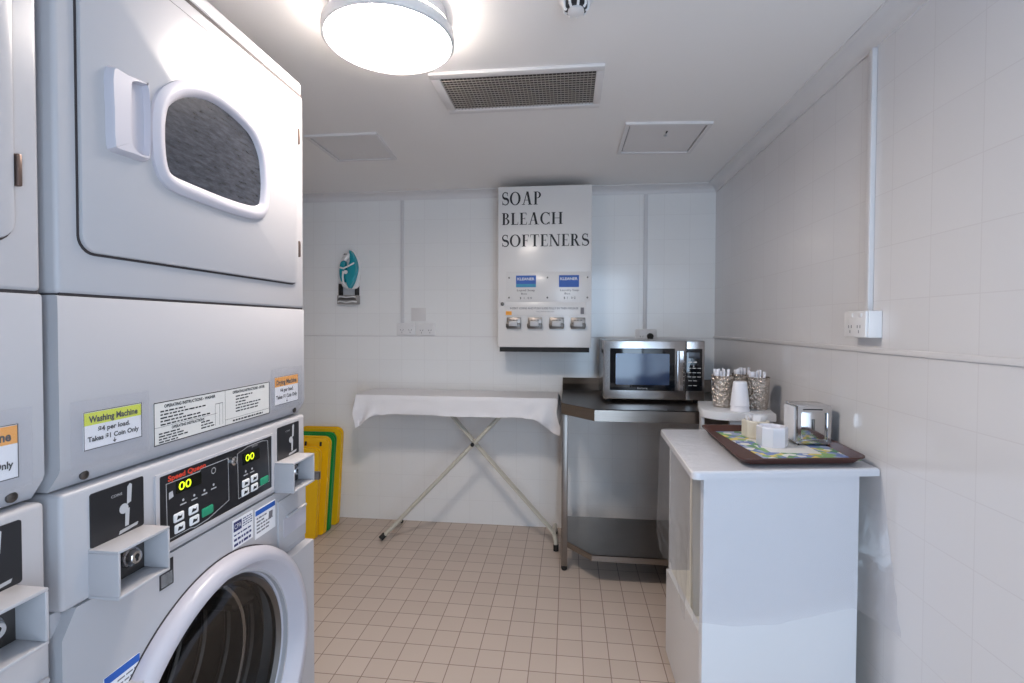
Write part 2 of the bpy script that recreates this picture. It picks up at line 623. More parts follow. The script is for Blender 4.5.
sd = thing('smoke_detector', (0.014, 1.333, ZC), 'small round white smoke detector on the ceiling', 'detector')
MB().lathe([(0.046, ZC), (0.046, ZC - .012), (0.042, ZC - .016), (0.034, ZC - .018)], (0.014, 1.333, 0), 'z', 36).build('base', M['outlet'], sd)
MB().lathe([(0.030, ZC - .018), (0.029, ZC - .036), (0.0, ZC - .036)], (0.014, 1.333, 0), 'z', 24).build('chamber', M['black'], sd)
mb = MB()
for k in range(9):
    t = 2 * math.pi * k / 9
    c, s = math.cos(t), math.sin(t)
    mb.tube([(0.014 + .033 * c, 1.333 + .033 * s, ZC - .017), (0.014 + .032 * c, 1.333 + .032 * s, ZC - .034), (0.014 + .026 * c, 1.333 + .026 * s, ZC - .040)], 0.0035, 6)
mb.build('cage', M['outlet'], sd)
MB().lathe([(0.021, ZC - .0365), (0.022, ZC - .042), (0.012, ZC - .045), (0, ZC - .045)], (0.014, 1.333, 0), 'z', 24).build('cap', M['outlet'], sd)

# ------------------------------------------------------------------ stacked laundry machines
FX = -0.75
Y0, Y1 = 0.653, 1.341
YC, ZD = 0.997, 0.487


def yz(y, z, x=FX):
    return (x, y, z)


def front(mb, y0, z0, y1, z1, x0, x1, r=0.0, bev=0.0):
    mb.prism(rrect(y0, z0, y1, z1, r) if r else [(y0, z0), (y1, z0), (y1, z1), (y0, z1)], 'x', x0, x1, bev)
    return mb


RY, UZ = (0, 1, 0), (0, 0, 1)


def scribble(mb, y, z, w, h, x):
    """a line of tiny illegible print made of word-length dashes"""
    p = y
    while p < y + w - 0.002:
        L = min(random.uniform(.005, .016), y + w - p)
        mb.poly([(x, p, z), (x, p + L, z), (x, p + L, z + h), (x, p, z + h)])
        p += L + .0025


def notice(m, y0, z0, y1, z1, head, lines, hi, x, slv):
    """printed price note inside a clear sleeve, taped to the front"""
    nt = front(MB(), y0, z0, y1, z1, x + .0003, x + .0012).build('price_note', M['paper'], m)
    H = z1 - z0
    front(MB(), y0 + .001, z1 - H * .36, y1 - .001, z1 - .002, x + .0012, x + .0014).build('header_band', hi, nt)
    mb = MB()
    fr = .0012
    for q in ((y0, z0, y1, z0 + fr), (y0, z1 - fr, y1, z1), (y0, z0, y0 + fr, z1), (y1 - fr, z0, y1, z1)):
        mb.poly([yz(q[0], q[1], x + .0017), yz(q[2], q[1], x + .0017), yz(q[2], q[3], x + .0017), yz(q[0], q[3], x + .0017)])
    c = (y0 + y1) / 2
    w = y1 - y0
    mb.text(head, (x + .0017, c, z1 - H * .29), RY, UZ, H * .17, w * .84, True, .035)
    mb.text(lines[0], (x + .0017, c, z1 - H * .56), RY, UZ, H * .13, w * .55, True, .035)
    mb.text(lines[1], (x + .0017, c, z1 - H * .79), RY, UZ, H * .13, w * .88, True, .035)
    zz = z0 + H * .04
    mb.poly([yz(c - .0008, zz + .002, x + .0017), yz(c + .0008, zz + .002, x + .0017), yz(c + .0008, zz + H * .13, x + .0017), yz(c - .0008, zz + H * .13, x + .0017)])
    mb.poly([yz(c, zz, x + .0017), yz(c + .0035, zz + .0045, x + .0017), yz(c - .0035, zz + .0045, x + .0017)])
    mb.build('lettering', M['ink'], nt, smooth=False)
    s0, t0, s1, t1 = slv

    def f(u, v):
        y = s0 + (s1 - s0) * u
        z = t0 + (t1 - t0) * v
        return (x + .0032 + .0035 * abs(noise.noise(Vector((y * 30, z * 30, 1)))), y, z)
    MB().grid(f, 16, 14).build('clear_sleeve', M['sleeve'], nt)


def coin_slide(m, y0, y1, yb, x):
    """black coin instruction plate with the coin box under it"""
    front(MB(), y0, .951, y1, 1.038, x, x + .0016, .004).build('coin_plate', M['panel_black'], m)
    c = y0 + (y1 - y0) * .70
    q = x + .0019
    MB().text('COINS', (q, y0 + .036, 1.019), RY, UZ, .0045, .020).build('coin_lettering', M['silver'], m, smooth=False)
    MB().prism([(c - .004, .9995), (c + .004, 1.002), (c + .006, 1.031), (c + .002, 1.034), (c - .003, 1.029)], 'x', q - .0002, q).build('finger_diagram', M['silver'], m, smooth=False)
    MB().lathe([(0, q + .0001), (.0085, q + .0001), (.0085, q - .0002)], (0, c - .010, .994), 'x', 18).build('coin_diagram', M['silver'], m, smooth=False)
    MB().prism([(c - .008, .963), (c - .001, .963), (c + .001, .992), (c - .007, .992)], 'x', q - .0002, q).build('slot_diagram', M['silver'], m, smooth=False)
    MB().prism([(c - .020, .953), (c + .016, .957), (c + .018, .962), (c - .018, .959)], 'x', q - .0002, q).build('base_diagram', M['silver'], m, smooth=False)
    # open-fronted box
    b0, b1 = yb
    zb, zt, d, w = .873, .951, .052, .005
    mb = MB()
    mb.box((x - .002, b0, zt - w), (x + d, b1, zt), .0012).box((x - .002, b0, zb), (x + d, b1, zb + w), .0012)
    mb.box((x - .002, b0, zb + w), (x + d, b0 + w, zt - w), .0012).box((x - .002, b1 - w, zb + w), (x + d, b1, zt - w), .0012)
    cb = mb.build('coin_box', M['paint'], m)
    MB().box((x + .0005, b0 + w, zb + w), (x + .006, b1 - w, zt - w)).build('coin_vault_door', M['dkmetal'], cb)
    cy, cz = (b0 + b1) / 2 + .012, (zb + zt) / 2
    MB().lathe([(.018, x + .006), (.018, x + .012), (.016, x + .015), (.014, x + .013), (.0125, x + .022), (.010, x + .025), (0, x + .025)], (0, cy, cz), 'x', 24).build('lock', M['chrome'], cb)
    mb = MB()
    mb.lathe([(.0042, x + .0254), (0, x + .0256)], (0, cy, cz + .002), 'x', 14)
    mb.box((x + .0250, cy - .0019, cz - .006), (x + .0256, cy + .0019, cz))
    mb.build('keyhole', M['rubber'], cb)


def make_stack(label):
    m = thing('stacked_washer_dryer', (FX - .34, YC, 0), label, 'washer dryer', 'stacked coin washer dryers')
    xb = FX - .69
    vertical = lambda e: abs((e.verts[0].co - e.verts[1].co).z) > .05
    # dryer cabinet with its lid
    MB().box((xb, Y0, 1.3525), (FX, Y1, 1.9445), .007, 3).build('dryer_cabinet', M['paint'], m)
    MB().box((xb, Y0 + .001, 1.9455), (FX - .001, Y1 - .001, 1.986), .012, 4).build('top_lid', M['paint'], m)
    MB().box((xb + .01, Y0 + .006, 1.340), (FX - .003, Y1 - .003, 1.952)).build('seam_shadow_gap', M['seam'], m)
    # dryer door
    dx = FX
    front(MB(), .6835, 1.4150, 1.3045, 1.9170, dx, dx + .0010, .028).build('door_gap', M['seam'], m)  # dark sheet standing in for the shaded gap round the door
    door = front(MB(), .6870, 1.4190, 1.3035, 1.9125, dx + .0008, dx + .007, .026, .003).build('dryer_door', M['paint'], m)
    wo = [(0.8079, 1.6522), (0.8097, 1.6812), (0.8191, 1.7166), (0.8447, 1.7488), (0.8836, 1.7752), (0.9434, 1.7945), (1.0007, 1.7958), (1.0648, 1.7848), (1.1117, 1.7627), (1.1428, 1.7201), (1.1528, 1.6764), (1.1549, 1.6297), (1.1439, 1.5798), (1.1094, 1.5569), (1.0508, 1.5504), (0.9779, 1.5495), (0.9053, 1.5518), (0.8572, 1.5548), (0.8277, 1.5673), (0.814, 1.5919), (0.8089, 1.6243)]
    wo = smooth_loop([(y * 1.006, 1.308 + (z - 1.308) * 1.006) for y, z in wo], 3)
    mid = inset_loop(wo, .010)
    inn = inset_loop(wo, .026)
    inn2 = inset_loop(wo, .031)
    mb = MB()
    Ls = []
    for pl, h in ((wo, dx + .0065), (wo, dx + .0125), (mid, dx + .0185), (inset_loop(wo, .020), dx + .018), (inn, dx + .014), (inn2, dx + .0068)):
        Ls.append([mb.bm.verts.new((h, p[0], p[1])) for p in pl])
    fs = []
    for A, B in zip(Ls, Ls[1:]):
        for i in range(len(wo)):
            fs.append(mb.bm.faces.new((A[i], A[(i + 1) % len(wo)], B[(i + 1) % len(wo)], B[i])))
    bmesh.ops.recalc_face_normals(mb.bm, faces=fs)
    for f in fs[len(wo):len(wo) * 2]:
        if f.normal.x < 0:
            bmesh.ops.reverse_faces(mb.bm, faces=fs)
        break
    mb.build('window_frame', M['door_plastic'], door, angle=50)
    MB().prism(inn2, 'x', dx + .0067, dx + .0085).build('window_glass', M['dryer_glass'], door)
    # pull handle with its hollow
    GR = lambda L_: [(y * 1.0075, 1.308 + (z - 1.308) * 1.0075) for y, z in L_]
    ho = smooth_loop(GR([(0.7225, 1.7184), (0.755, 1.7235), (0.7889, 1.7276), (0.8001, 1.721), (0.8024, 1.6501), (0.8005, 1.6045), (0.7936, 1.5893), (0.760, 1.5872), (0.7291, 1.5865), (0.7225, 1.5986), (.7215, 1.65)]), 3)
    hi_ = smooth_loop(GR([(0.7590, 1.700), (0.763, 1.7129), (0.7830, 1.7190), (0.7935, 1.713), (0.7965, 1.650), (0.7935, 1.6046), (0.7850, 1.5975), (0.7720, 1.5985), (0.762, 1.606), (0.7585, 1.625), (.758, 1.66)]), 3)
    n = len(ho)
    mb = MB()
    Ls = []
    for pl, h in ((ho, dx + .0065), (inset_loop(ho, .0045), dx + .017), (inset_loop(ho, .006), dx + .019), (inset_loop(hi_, -.0005), dx + .019), (hi_, dx + .017), (inset_loop(hi_, .002), dx + .0075)):
        Ls.append([mb.bm.verts.new((h, p[0], p[1])) for p in pl])
    fs = []
    for A, B in zip(Ls, Ls[1:]):
        for i in range(n):
            fs.append(mb.bm.faces.new((A[i], A[(i + 1) % n], B[(i + 1) % n], B[i])))
    fs.append(mb.bm.faces.new(Ls[-1]))
    bmesh.ops.recalc_face_normals(mb.bm, faces=fs)
    mb.build('handle', M['door_plastic'], door, angle=40)
    for z in (1.826, 1.516):
        MB().box((dx, 1.3045, z - .022), (dx + .009, 1.3115, z + .022), .002).build('hinge', M['hinge'], m)
    # fixed panel under the dryer, its foot turned inwards
    prof = [(xb, 1.3500), (FX - .005, 1.3500), (FX - .0015, 1.3487), (FX, 1.345), (FX, 1.090), (FX - .003, 1.082), (FX - .022, 1.0545), (xb, 1.0545)]
    mb = MB().prism([(p[0], p[1]) for p in prof], 'y', Y0 + .0005, Y1 - .0005)
    mb.build('instruction_panel', M['paint'], m)
    for y in (Y0 + .046, Y1 - .036):
        MB().lathe([(.0075, 0), (.0072, .0025), (.004, .004), (0, .0042)], (FX - .0105, y, 1.0685), 'x', 16).build('screw', M['dkmetal'], m)
    # instruction decal
    dcl = front(MB(), .821, 1.083, 1.173, 1.163, FX, FX + .0008).build('instruction_decal', M['decal'], m)
    mb = MB()
    q = FX + .0011
    fr = .0018
    for a in ((.821, 1.083, 1.173, 1.083 + fr), (.821, 1.163 - fr, 1.173, 1.163), (.821, 1.083, .821 + fr, 1.163), (1.173 - fr, 1.083, 1.173, 1.163), (1.010, 1.085, 1.0107, 1.161), (1.0107, 1.096, 1.171, 1.0966), (.823, 1.116, .985, 1.1165), (.979, 1.090, .9796, 1.135), (.992, 1.090, .9926, 1.137), (1.002, 1.090, 1.0026, 1.137), (.979, 1.136, 1.0026, 1.137)):
        mb.poly([(q, a[0], a[1]), (q, a[2], a[1]), (q, a[2], a[3]), (q, a[0], a[3])])
    mb.text('OPERATING INSTRUCTIONS - WASHER', (q, .845, 1.151), RY, UZ, .0062, .135, False, .03)
    mb.text('OPERATING INSTRUCTIONS - DRYER', (q, 1.035, 1.151), RY, UZ, .0062, .118, False, .03)
    mb.text('OPERATING INSTRUCTIONS', (q, .862, 1.1085), RY, UZ, .0055, .085, False, .03)
    for k in range(5):
        scribble(mb, .836, 1.1435 - k * .0062, (.06, .115, .055, .10, .13)[k], .0026, q)
    for k in range(4):
        scribble(mb, .832, 1.1025 - k * .0052, (.05, .06, .07, .045)[k], .0024, q)
        if k < 3:
            scribble(mb, .938, 1.104 - k * .006, (.028, .035, .038)[k], .0024, q)
    for k in range(6):
        scribble(mb, 1.045, 1.1425 - k * .0068, (.06, .045, .035, .095, .085, .08)[k], .0026, q)
    scribble(mb, 1.035, 1.0885, .11, .0035, q)
    mb.build('lettering', M['ink'], dcl, smooth=False)
    notice(m, .689, 1.1085, .795, 1.169, 'Washing Machine', ('$4 per load.', 'Takes $1 Coin Only'), M['yellow_hi'], FX, (.667, 1.078, .808, 1.188))
    notice(m, 1.194, 1.097, 1.306, 1.171, 'Drying Machine', ('$4 per load.', 'Takes $1 Coin Only'), M['orange_hi'], FX, (1.176, 1.082, 1.322, 1.192))
    # control console
    MB().box((xb + .02, Y0, .8725), (FX, Y1, 1.051), .007, 3).build('control_console', M['paint'], m)
    coin_slide(m, .698, .797, (.695, .797), FX)
    coin_slide(m, 1.206, 1.308, (1.195, 1.300), FX)
    fr = MB().ring_prism(rrect(.822, .884, 1.187, 1.030, .003, 2), rrect(.831, .893, 1.179, 1.0245, .002, 2), 'x', FX, FX + .0025)
    fr.build('display_bezel', M['plastic'], m)
    dp = front(MB(), .831, .893, 1.179, 1.0245, FX + .0002, FX + .0012).build('display_panel', M['panel_black'], m)
    q = FX + .0016
    mb = MB()

    def outline(pts, w):
        inn = inset_loop(pts, w)
        for i in range(len(pts)):
            j = (i + 1) % len(pts)
            mb.poly([(q, *pts[i]), (q, *pts[j]), (q, *inn[j]), (q, *inn[i])])
    outline([(.848, .899), (.906, .899), (.918, .896), (.955, .8985), (1.020, .916), (1.018, 1.011), (.935, 1.011), (.932, 1.007), (.846, 1.007)], .0016)
    outline([(1.051, .907), (1.170, .911), (1.164, 1.016), (1.140, 1.021), (1.085, 1.020), (1.048, 1.012)], .0016)
    mb.text('DRYER', (q, 1.112, 1.0135), RY, UZ, .004, .022, True)
    for y, z in ((.888, .963), (.917, .962), (.945, .963), (.972, .966), (1.078, .963), (1.101, .963)):
        mb.lathe([(0, q), (.0026, q), (.0026, q - .0003)], (0, y, z), 'x', 10)
        mb.poly([(q, y - .008, z - .009), (q, y + .008, z - .009), (q, y + .008, z - .0065), (q, y - .008, z - .0065)])
    mb.poly([(q, .853, .975), (q, .864, .978), (q, .862, .990), (q, .853, .988)])
    outline([(.972 + .007 * math.cos(k * .7854), .996 + .007 * math.sin(k * .7854)) for k in range(8)], .0015)
    mb.build('panel_print', M['silver'], dp, smooth=False)
    MB().text('Speed Queen', (q, .851, 1.010), RY, UZ, .0105, .098, False, .03).build('red_lettering', M['red_print'], dp, smooth=False)
    for (a, b, c, d), tx in (((.870, .980, .936, 1.004), (.876, .9845)), ((1.066, .980, 1.130, 1.006), (1.076, .986))):
        l = front(MB(), a, b, c, d, FX + .0012, FX + .0022, .002).build('digital_display', M['lcd'], dp)
        MB().text('00', (FX + .0025, tx[0], tx[1]), RY, UZ, .0165, .032, False, .012).build('digits', M['lcd_on'], l, smooth=False)
    for y, z in ((.876, .934), (.914, .934), (.878, .912), (.916, .912), (1.077, .936), (1.109, .938), (1.075, .916), (1.109, .916)):
        b = front(MB(), y - .0125, z - .0085, y + .0125, z + .0085, FX + .001, FX + .0032, .003, .001).build('button', M['white_print'], dp)
        mb = MB()
        mb.poly([(FX + .0035, y - .007, z - .004), (FX + .0035, y + .006, z - .003), (FX + .0035, y + .007, z + .004), (FX + .0035, y + .004, z + .001), (FX + .0035, y - .004, z + .004)])
        mb.build('button_symbol', M['ink'], b, smooth=False)
    for y, z in ((.953, .917), (1.148, .920)):
        front(MB(), y - .016, z - .009, y + .016, z + .009, FX + .001, FX + .0032, .003, .001).build('start_button', M['green_btn'], dp, label='green button')
    MB().lathe([(.010, FX + .001), (.010, FX + .006), (.007, FX + .008), (0, FX + .008)], (0, 1.033, 1.000), 'x', 20).build('key_switch', M['chrome'], dp)
    # washer cabinet: hollow, open behind the porthole
    mb = MB()
    mb.box((xb, Y0, .02), (xb + .02, Y1, .871)).box((xb + .02, Y0, .02), (FX - .020, Y0 + .018, .871), .004).box((xb + .02, Y1 - .018, .02), (FX - .020, Y1, .871), .004)
    mb.box((xb + .02, Y0 + .018, .02), (FX - .02, Y1 - .018, .04))
    mb.build('washer_cabinet', M['paint'], m)

    def holed(y0, z0, y1, z1, r, N=72):
        o, i = [], []
        for k in range(N):
            t = 2 * math.pi * k / N
            c, s = math.cos(t), math.sin(t)
            f = min((y1 - YC) / c if c > 1e-6 else (y0 - YC) / c if c < -1e-6 else 9, (z1 - ZD) / s if s > 1e-6 else (z0 - ZD) / s if s < -1e-6 else 9)
            o.append((YC + c * f, ZD + s * f))
            ri = min(r, f - .0004)
            i.append((YC + ri * c, ZD + ri * s))
        return o, i
    o_, i_ = holed(Y0, .04, Y1, .8705, .252)
    MB().ring_prism(o_, i_, 'x', FX - .022, FX - .0005).build('front_panel', M['paint'], m)
    mb = MB()
    rr_ = .285
    t0, t1 = math.asin((.262 - ZD) / rr_), math.asin((.692 - ZD) / rr_)
    arc_ = [(YC + rr_ * math.cos(t0 + (t1 - t0) * k / 20), ZD + rr_ * math.sin(t0 + (t1 - t0) * k / 20)) for k in range(21)]
    mb.prism([(Y1 - .0005, .262)] + [(Y1 - .0005, .692)] + arc_[::-1], 'x', FX - .0005, FX + .0265)
    mb.build('lower_front_panel', M['paint'], m)
    mb = MB()
    arc2 = [(2 * YC - p[0], p[1]) for p in arc_]
    mb.prism([(Y0 + .0005, .262)] + arc2 + [(Y0 + .0005, .692)], 'x', FX - .0005, FX + .0265)
    mb.build('lower_front_panel', M['paint'], m)
    MB().box((FX - .02, Y0 + .001, .035), (FX + .022, Y1 - .001, .2585), .006).build('kick_panel', M['paint'], m)
    MB().box((FX - .0004, Y0 + .004, .252), (FX + .012, Y1 - .004, .268)).build('kick_gap', M['seam'], m)
    for y in (Y0 + .06, Y1 - .06):
        for x in (xb + .06, FX - .06):
            MB().lathe([(.022, 0), (.022, .012), (.010, .014), (.010, .022)], (x, y, 0), 'z', 14).build('foot', M['rubber'], m)
    # porthole door
    wd = MB().lathe([(.308, FX), (.310, FX + .016), (.307, FX + .026), (.299, FX + .033), (.287, FX + .036), (.279, FX + .034), (.273, FX + .027), (.2475, FX - .020), (.244, FX - .024)], (0, YC, ZD), 'x', 96).build('washer_door', M['door_plastic'], m)
    bm = bmesh.new()
    bm.from_mesh(wd.data)
    bmesh.ops.delete(bm, geom=[f for f in bm.faces if len(f.verts) > 20], context='FACES')
    bm.to_mesh(wd.data)
    bm.free()
    MB().lathe([(.311, FX - .0003), (.311, FX + .0012), (.303, FX + .0012), (.303, FX - .0003)], (0, YC, ZD), 'x', 96, close=True).build('door_shade_line', M['seam'], m)  # dark ring painting the shadow gap round the door, no real seal
    MB().lathe([(.2470, FX - .016), (.240, FX - .010), (.231, FX - .020), (.231, FX - .03), (.247, FX - .03)], (0, YC, ZD), 'x', 96, close=True).build('glass_gasket', M['dkmetal'], wd)
    MB().lathe([(.2315, FX - .022), (.215, FX - .030), (.17, FX - .060), (.11, FX - .082), (.05, FX - .092), (0.0, FX - .094)], (0, YC, ZD), 'x', 72).build('porthole_glass', M['porthole'], wd)
    g = bpy.data.objects[wd.children[-1].name]
    bm = bmesh.new()
    bm.from_mesh(g.data)
    bmesh.ops.delete(bm, geom=[f for f in bm.faces if len(f.verts) > 20], context='FACES')
    bm.to_mesh(g.data)
    bm.free()
    dr = MB().lathe([(.236, FX - .06), (.262, FX - .075), (.262, FX - .43), (.20, FX - .45), (0, FX - .455)], (0, YC, ZD), 'x', 64).build('drum', M['drum'], m)
    bm = bmesh.new()
    bm.from_mesh(dr.data)
    bmesh.ops.delete(bm, geom=[f for f in bm.faces if len(f.verts) > 20 and f.calc_center_median().x + ORG[m.name].x > FX - .1], context='FACES')
    bm.to_mesh(dr.data)
    bm.free()
    for k, x in enumerate((FX - .12, FX - .19, FX - .26, FX - .33)):
        MB().lathe([(.2615, x), (.256, x + .006), (.256, x + .012), (.2615, x + .018)], (0, YC, ZD), 'x', 64, close=True).build('drum_rib', M['drum'], dr)
    MB().lathe([(.214, FX - .102), (.220, FX - .098), (.226, FX - .102), (.220, FX - .106)], (0, YC, ZD), 'x', 64, close=True).build('drum_rim', M['chrome'], dr)
    for k in range(3):
        t = math.radians(20 + 120 * k)
        mb = MB()
        p = lambda r, x, dt: (x, YC + r * math.cos(t + dt), ZD + r * math.sin(t + dt))
        mb.tube([p(.258, FX - .09, 0), p(.235, FX - .12, .05), p(.228, FX - .25, .10), p(.232, FX - .40, .15)], [.012, .03, .034, .03], 10)
        mb.build('drum_paddle', M['drum'], dr)
    # detergent drawer on the far upper corner
    dw = front(MB(), 1.206, .708, 1.3395, .846, FX - .001, FX + .004, .004, .002).build('detergent_drawer', M['paint'], m)
    front(MB(), 1.226, .742, 1.338, .792, FX + .0035, FX + .0048, .004).build('finger_recess', M['door_plastic'], dw)
    MB().box((FX + .003, 1.240, .790), (FX + .010, 1.337, .798), .003).build('drawer_lip', M['paint'], dw)
    # stickers
    s = front(MB(), .831, .812, .863, .8625, FX - .0003, FX + .0006).build('service_sticker', M['ink'], m)
    mb = MB()
    q = FX + .0009
    for k in range(6):
        scribble(mb, .834, .816 + k * .004, .026, .0018, q)
    mb.poly([(q, .833, .842), (q, .853, .842), (q, .853, .846), (q, .840, .858), (q, .833, .850)])
    mb.build('lettering', M['silver'], s, smooth=False)
    s = front(MB(), 1.032, .797, 1.104, .863, FX - .0003, FX + .0005).build('maker_sticker', M['paper'], m)
    mb = MB()
    mb.poly([(q, 1.035, .836), (q, 1.063, .836), (q, 1.063, .858), (q, 1.035, .858)])
    for k in range(4):
        scribble(mb, 1.067, .838 + k * .0055, .034, .0026, q)
    scribble(mb, 1.036, .826, .06, .0035, q)
    scribble(mb, 1.036, .814, .063, .0055, q)
    scribble(mb, 1.036, .802, .060, .006, q)
    mb.build('lettering', mat('navy_print', '2a2f63', .5), s, smooth=False)
    MB().text('CPA', (q + .0003, 1.0375, .842), RY, UZ, .011, .023).build('logo', M['white_print'], s, smooth=False)
    s = front(MB(), 1.113, .786, 1.196, .857, FX - .0003, FX + .0005).build('care_sticker', M['paper'], m)
    front(MB(), 1.114, .842, 1.194, .854, FX + .0004, FX + .0009).build('blue_band', M['blue'], s)
    mb = MB()
    for k in range(5):
        scribble(mb, 1.118, .832 - k * .0085, (.04, .03, .065, .055, .05)[k], .004, q)
    mb.prism([(1.166, .818), (1.182, .817), (1.184, .834), (1.168, .835)], 'x', q - .0002, q)
    mb.build('lettering', M['grey_ink'], s, smooth=False)
    s = front(MB(), .718, .662, .786, .728, FX - .0003, FX + .0005).build('warning_sticker', M['paper'], m)
    front(MB(), .7185, .714, .7855, .7275, FX + .0004, FX + .0009).build('blue_band', M['blue'], s)
    mb = MB()
    for k in range(5):
        scribble(mb, .742, .706 - k * .008, .040, .0026, q)
    mb.prism([(.722, .690), (.738, .690), (.730, .706)], 'x', q - .0002, q)
    mb.build('lettering', M['grey_ink'], s, smooth=False)
    return m


# scratched dryer window and washer porthole
def scratched_glass():
    m = mat('scratched_glass', '23262b', 0.2, spec=0.7)
    nt = m.node_tree
    b = nt.nodes['Principled BSDF']
    geo = nt.nodes.new('ShaderNodeNewGeometry')
    mp = nt.nodes.new('ShaderNodeMapping')
    mp.inputs['Scale'].default_value = (1, 1, 4.5)
    mp.inputs['Rotation'].default_value = (math.radians(-12), 0, 0)
    nt.links.new(geo.outputs['Position'], mp.inputs['Vector'])
    n = nt.nodes.new('ShaderNodeTexNoise')
    n.inputs['Scale'].default_value = 34
    n.inputs['Detail'].default_value = 6
    n.inputs['Roughness'].default_value = 0.75
    nt.links.new(mp.outputs[0], n.inputs['Vector'])
    cr = nt.nodes.new('ShaderNodeValToRGB')
    cr.color_ramp.elements[0].position = 0.38
    cr.color_ramp.elements[0].color = lin('2b2d33')
    cr.color_ramp.elements[1].position = 0.78
    cr.color_ramp.elements[1].color = lin('50535c')
    nt.links.new(n.outputs['Fac'], cr.inputs[0])
    nt.links.new(cr.outputs[0], b.inputs['Base Color'])
    return m


M['dryer_glass'] = scratched_glass()
M['porthole'] = film_mat('porthole_glass', 'bab8b5', 0.9, 0.05, 0.0, 10, haze=0.0)

stack = make_stack('white stacked coin washer and dryer nearest the back wall, its round porthole in view')
stack2 = copy_tree(stack)
MB().box((FX - .02, Y1 + .0005, .862), (FX + .042, Y1 + .012, .884), .001).build('lock_bracket', M['steel_leg'], stack)
stack2.location.y -= 0.709
stack2.location.z += 0.0
tag(stack2, 'white stacked coin washer and dryer cut off by the left picture edge', 'washer dryer', 'stacked coin washer dryers')

# ------------------------------------------------------------------ folded floor signs behind the machines
def floor_sign(yb, yt, h, x1, w, th, colr, label):
    t = thing('floor_sign', (x1 - w / 2, yb, 0), label, 'sign', 'folded floor signs leaning on the back wall')
    lean = math.atan2(yt - yb, h)
    L = math.hypot(yt - yb, h)
    c, s = math.cos(lean), math.sin(lean)

    def leaf(off, hh):
        mb = MB()
        out = rrect(x1 - w, 0, x1, hh, (.02, .02, .045, .045), 6)
        mb.prism(out, 'y', off, off + th * .42, .004, 2)
        hx = x1 - w / 2
        for v in mb.bm.verts:
            y, z = v.co.y, v.co.z
            v.co.y = yb + y * c + z * s
            v.co.z = z * c - y * s + th * s * 1.05
        return mb
    leaf(0, L - .012).build('front_leaf', M[colr], t)
    leaf(th * .55, L).build('back_leaf', M[colr], t)
    mb = MB()
    for k in range(3):
        x = x1 - .055 - k * .10
        p = lambda y, z: (x, yb + y * c + z * s, z * c - y * s + th * s * 1.05)
        mb.tube([p(-.001, L - .06), p(-.001, L - .035)], .007, 8)
    mb.build('hinge_mark', M['ink'], t)
    return t


floor_sign(2.822, 2.880, .548, -1.515, .29, .040, 'yellow', 'yellow folded floor sign nearest the washer, front of the leaning row')
floor_sign(2.890, 2.975, .592, -1.497, .30, .042, 'yellow', 'yellow folded floor sign directly in front of the green one')
floor_sign(2.945, 3.040, .605, -1.492, .30, .036, 'green', 'green folded floor sign among the yellow ones')
floor_sign(3.050, 3.125, .622, -1.487, .30, .040, 'yellow', 'rearmost yellow folded floor sign against the back wall, behind the green one')

# ------------------------------------------------------------------ ironing board
ib = thing('ironing_board', (-.65, 3.0, 0), 'folding ironing board with a loose white cloth cover by the back wall', 'ironing board')
bx0, bx1, by0, by1, bz = -1.272, -.062, 2.862, 3.150, .872
MB().prism(rrect(bx0, by0, bx1, by1, .03), 'z', bz - .018, bz).build('board', M['grey_plastic'], ib)


def cover():
    """loose sheet: flat top, hem hanging lower and creased at the ends"""
    mb = MB()
    per = []
    N = 60
    for k in range(N):
        per.append(((bx0 + (bx1 - bx0) * k / N), by0, 0, -1))
    for k in range(16):
        per.append((bx1, by0 + (by1 - by0) * k / 16, 1, 0))
    for k in range(N):
        per.append((bx1 - (bx1 - bx0) * k / N, by1, 0, 1))
    for k in range(16):
        per.append((bx0, by1 - (by1 - by0) * k / 16, -1, 0))
    n = len(per)
    rows = []
    R = 8
    for j in range(R + 1):
        f = j / R
        row = []
        for i, (x, y, nx, ny) in enumerate(per):
            e = max(0, 1 - min(x - bx0, bx1 - x) / .20)     # 1 at the two ends
            corner = e * max(0, 1 - min(y - by0, by1 - y) / .14)
            drop = .112 + .012 * noise.noise(Vector((x * 5, y * 5, 0))) + corner * (.105 if x > -.6 else .082) - .030 * math.sin(math.pi * min(1, e * 1.15)) ** 2 * (1 if y < 3 else .3)
            wave = (.003 + .026 * e) * math.sin(x * 55 + y * 40 + f * 3) * f + .008 * noise.noise(Vector((x * 9, y * 9, f * 2)))
            out = .006 + .010 * f + wave + .02 * corner * f * (1 if x < -.6 else -.2)
            fold = .018 * e * math.sin(f * 7 + x * 26) * f
            xx = x + nx * (out if x < -.6 or nx <= 0 else min(out, .016))
            yy = min(y + ny * out - (fold if ny < 0 else 0), YB - .012)
            zz = bz + .012 - drop * f
            if j == 0:
                xx, yy, zz = x, y, bz + .012 + .003 * noise.noise(Vector((x * 8, y * 8, 3)))
            row.append(mb.bm.verts.new((xx, yy, zz)))
        rows.append(row)
    for A, B in zip(rows, rows[1:]):
        for i in range(n):
            mb.bm.faces.new((A[i], A[(i + 1) % n], B[(i + 1) % n], B[i]))
    cx0 = mb.bm.verts.new(((bx0 + bx1) / 2, (by0 + by1) / 2, bz + .0125))
    for i in range(n):
        mb.bm.faces.new((rows[0][i], rows[0][(i + 1) % n], cx0))
    bmesh.ops.recalc_face_normals(mb.bm, faces=list(mb.bm.faces))
    return mb.build('cloth_cover', M['cloth'], ib, angle=40)


cv = cover()
sol = cv.modifiers.new('thickness', 'SOLIDIFY')
sol.thickness = .002
sol.offset = 0
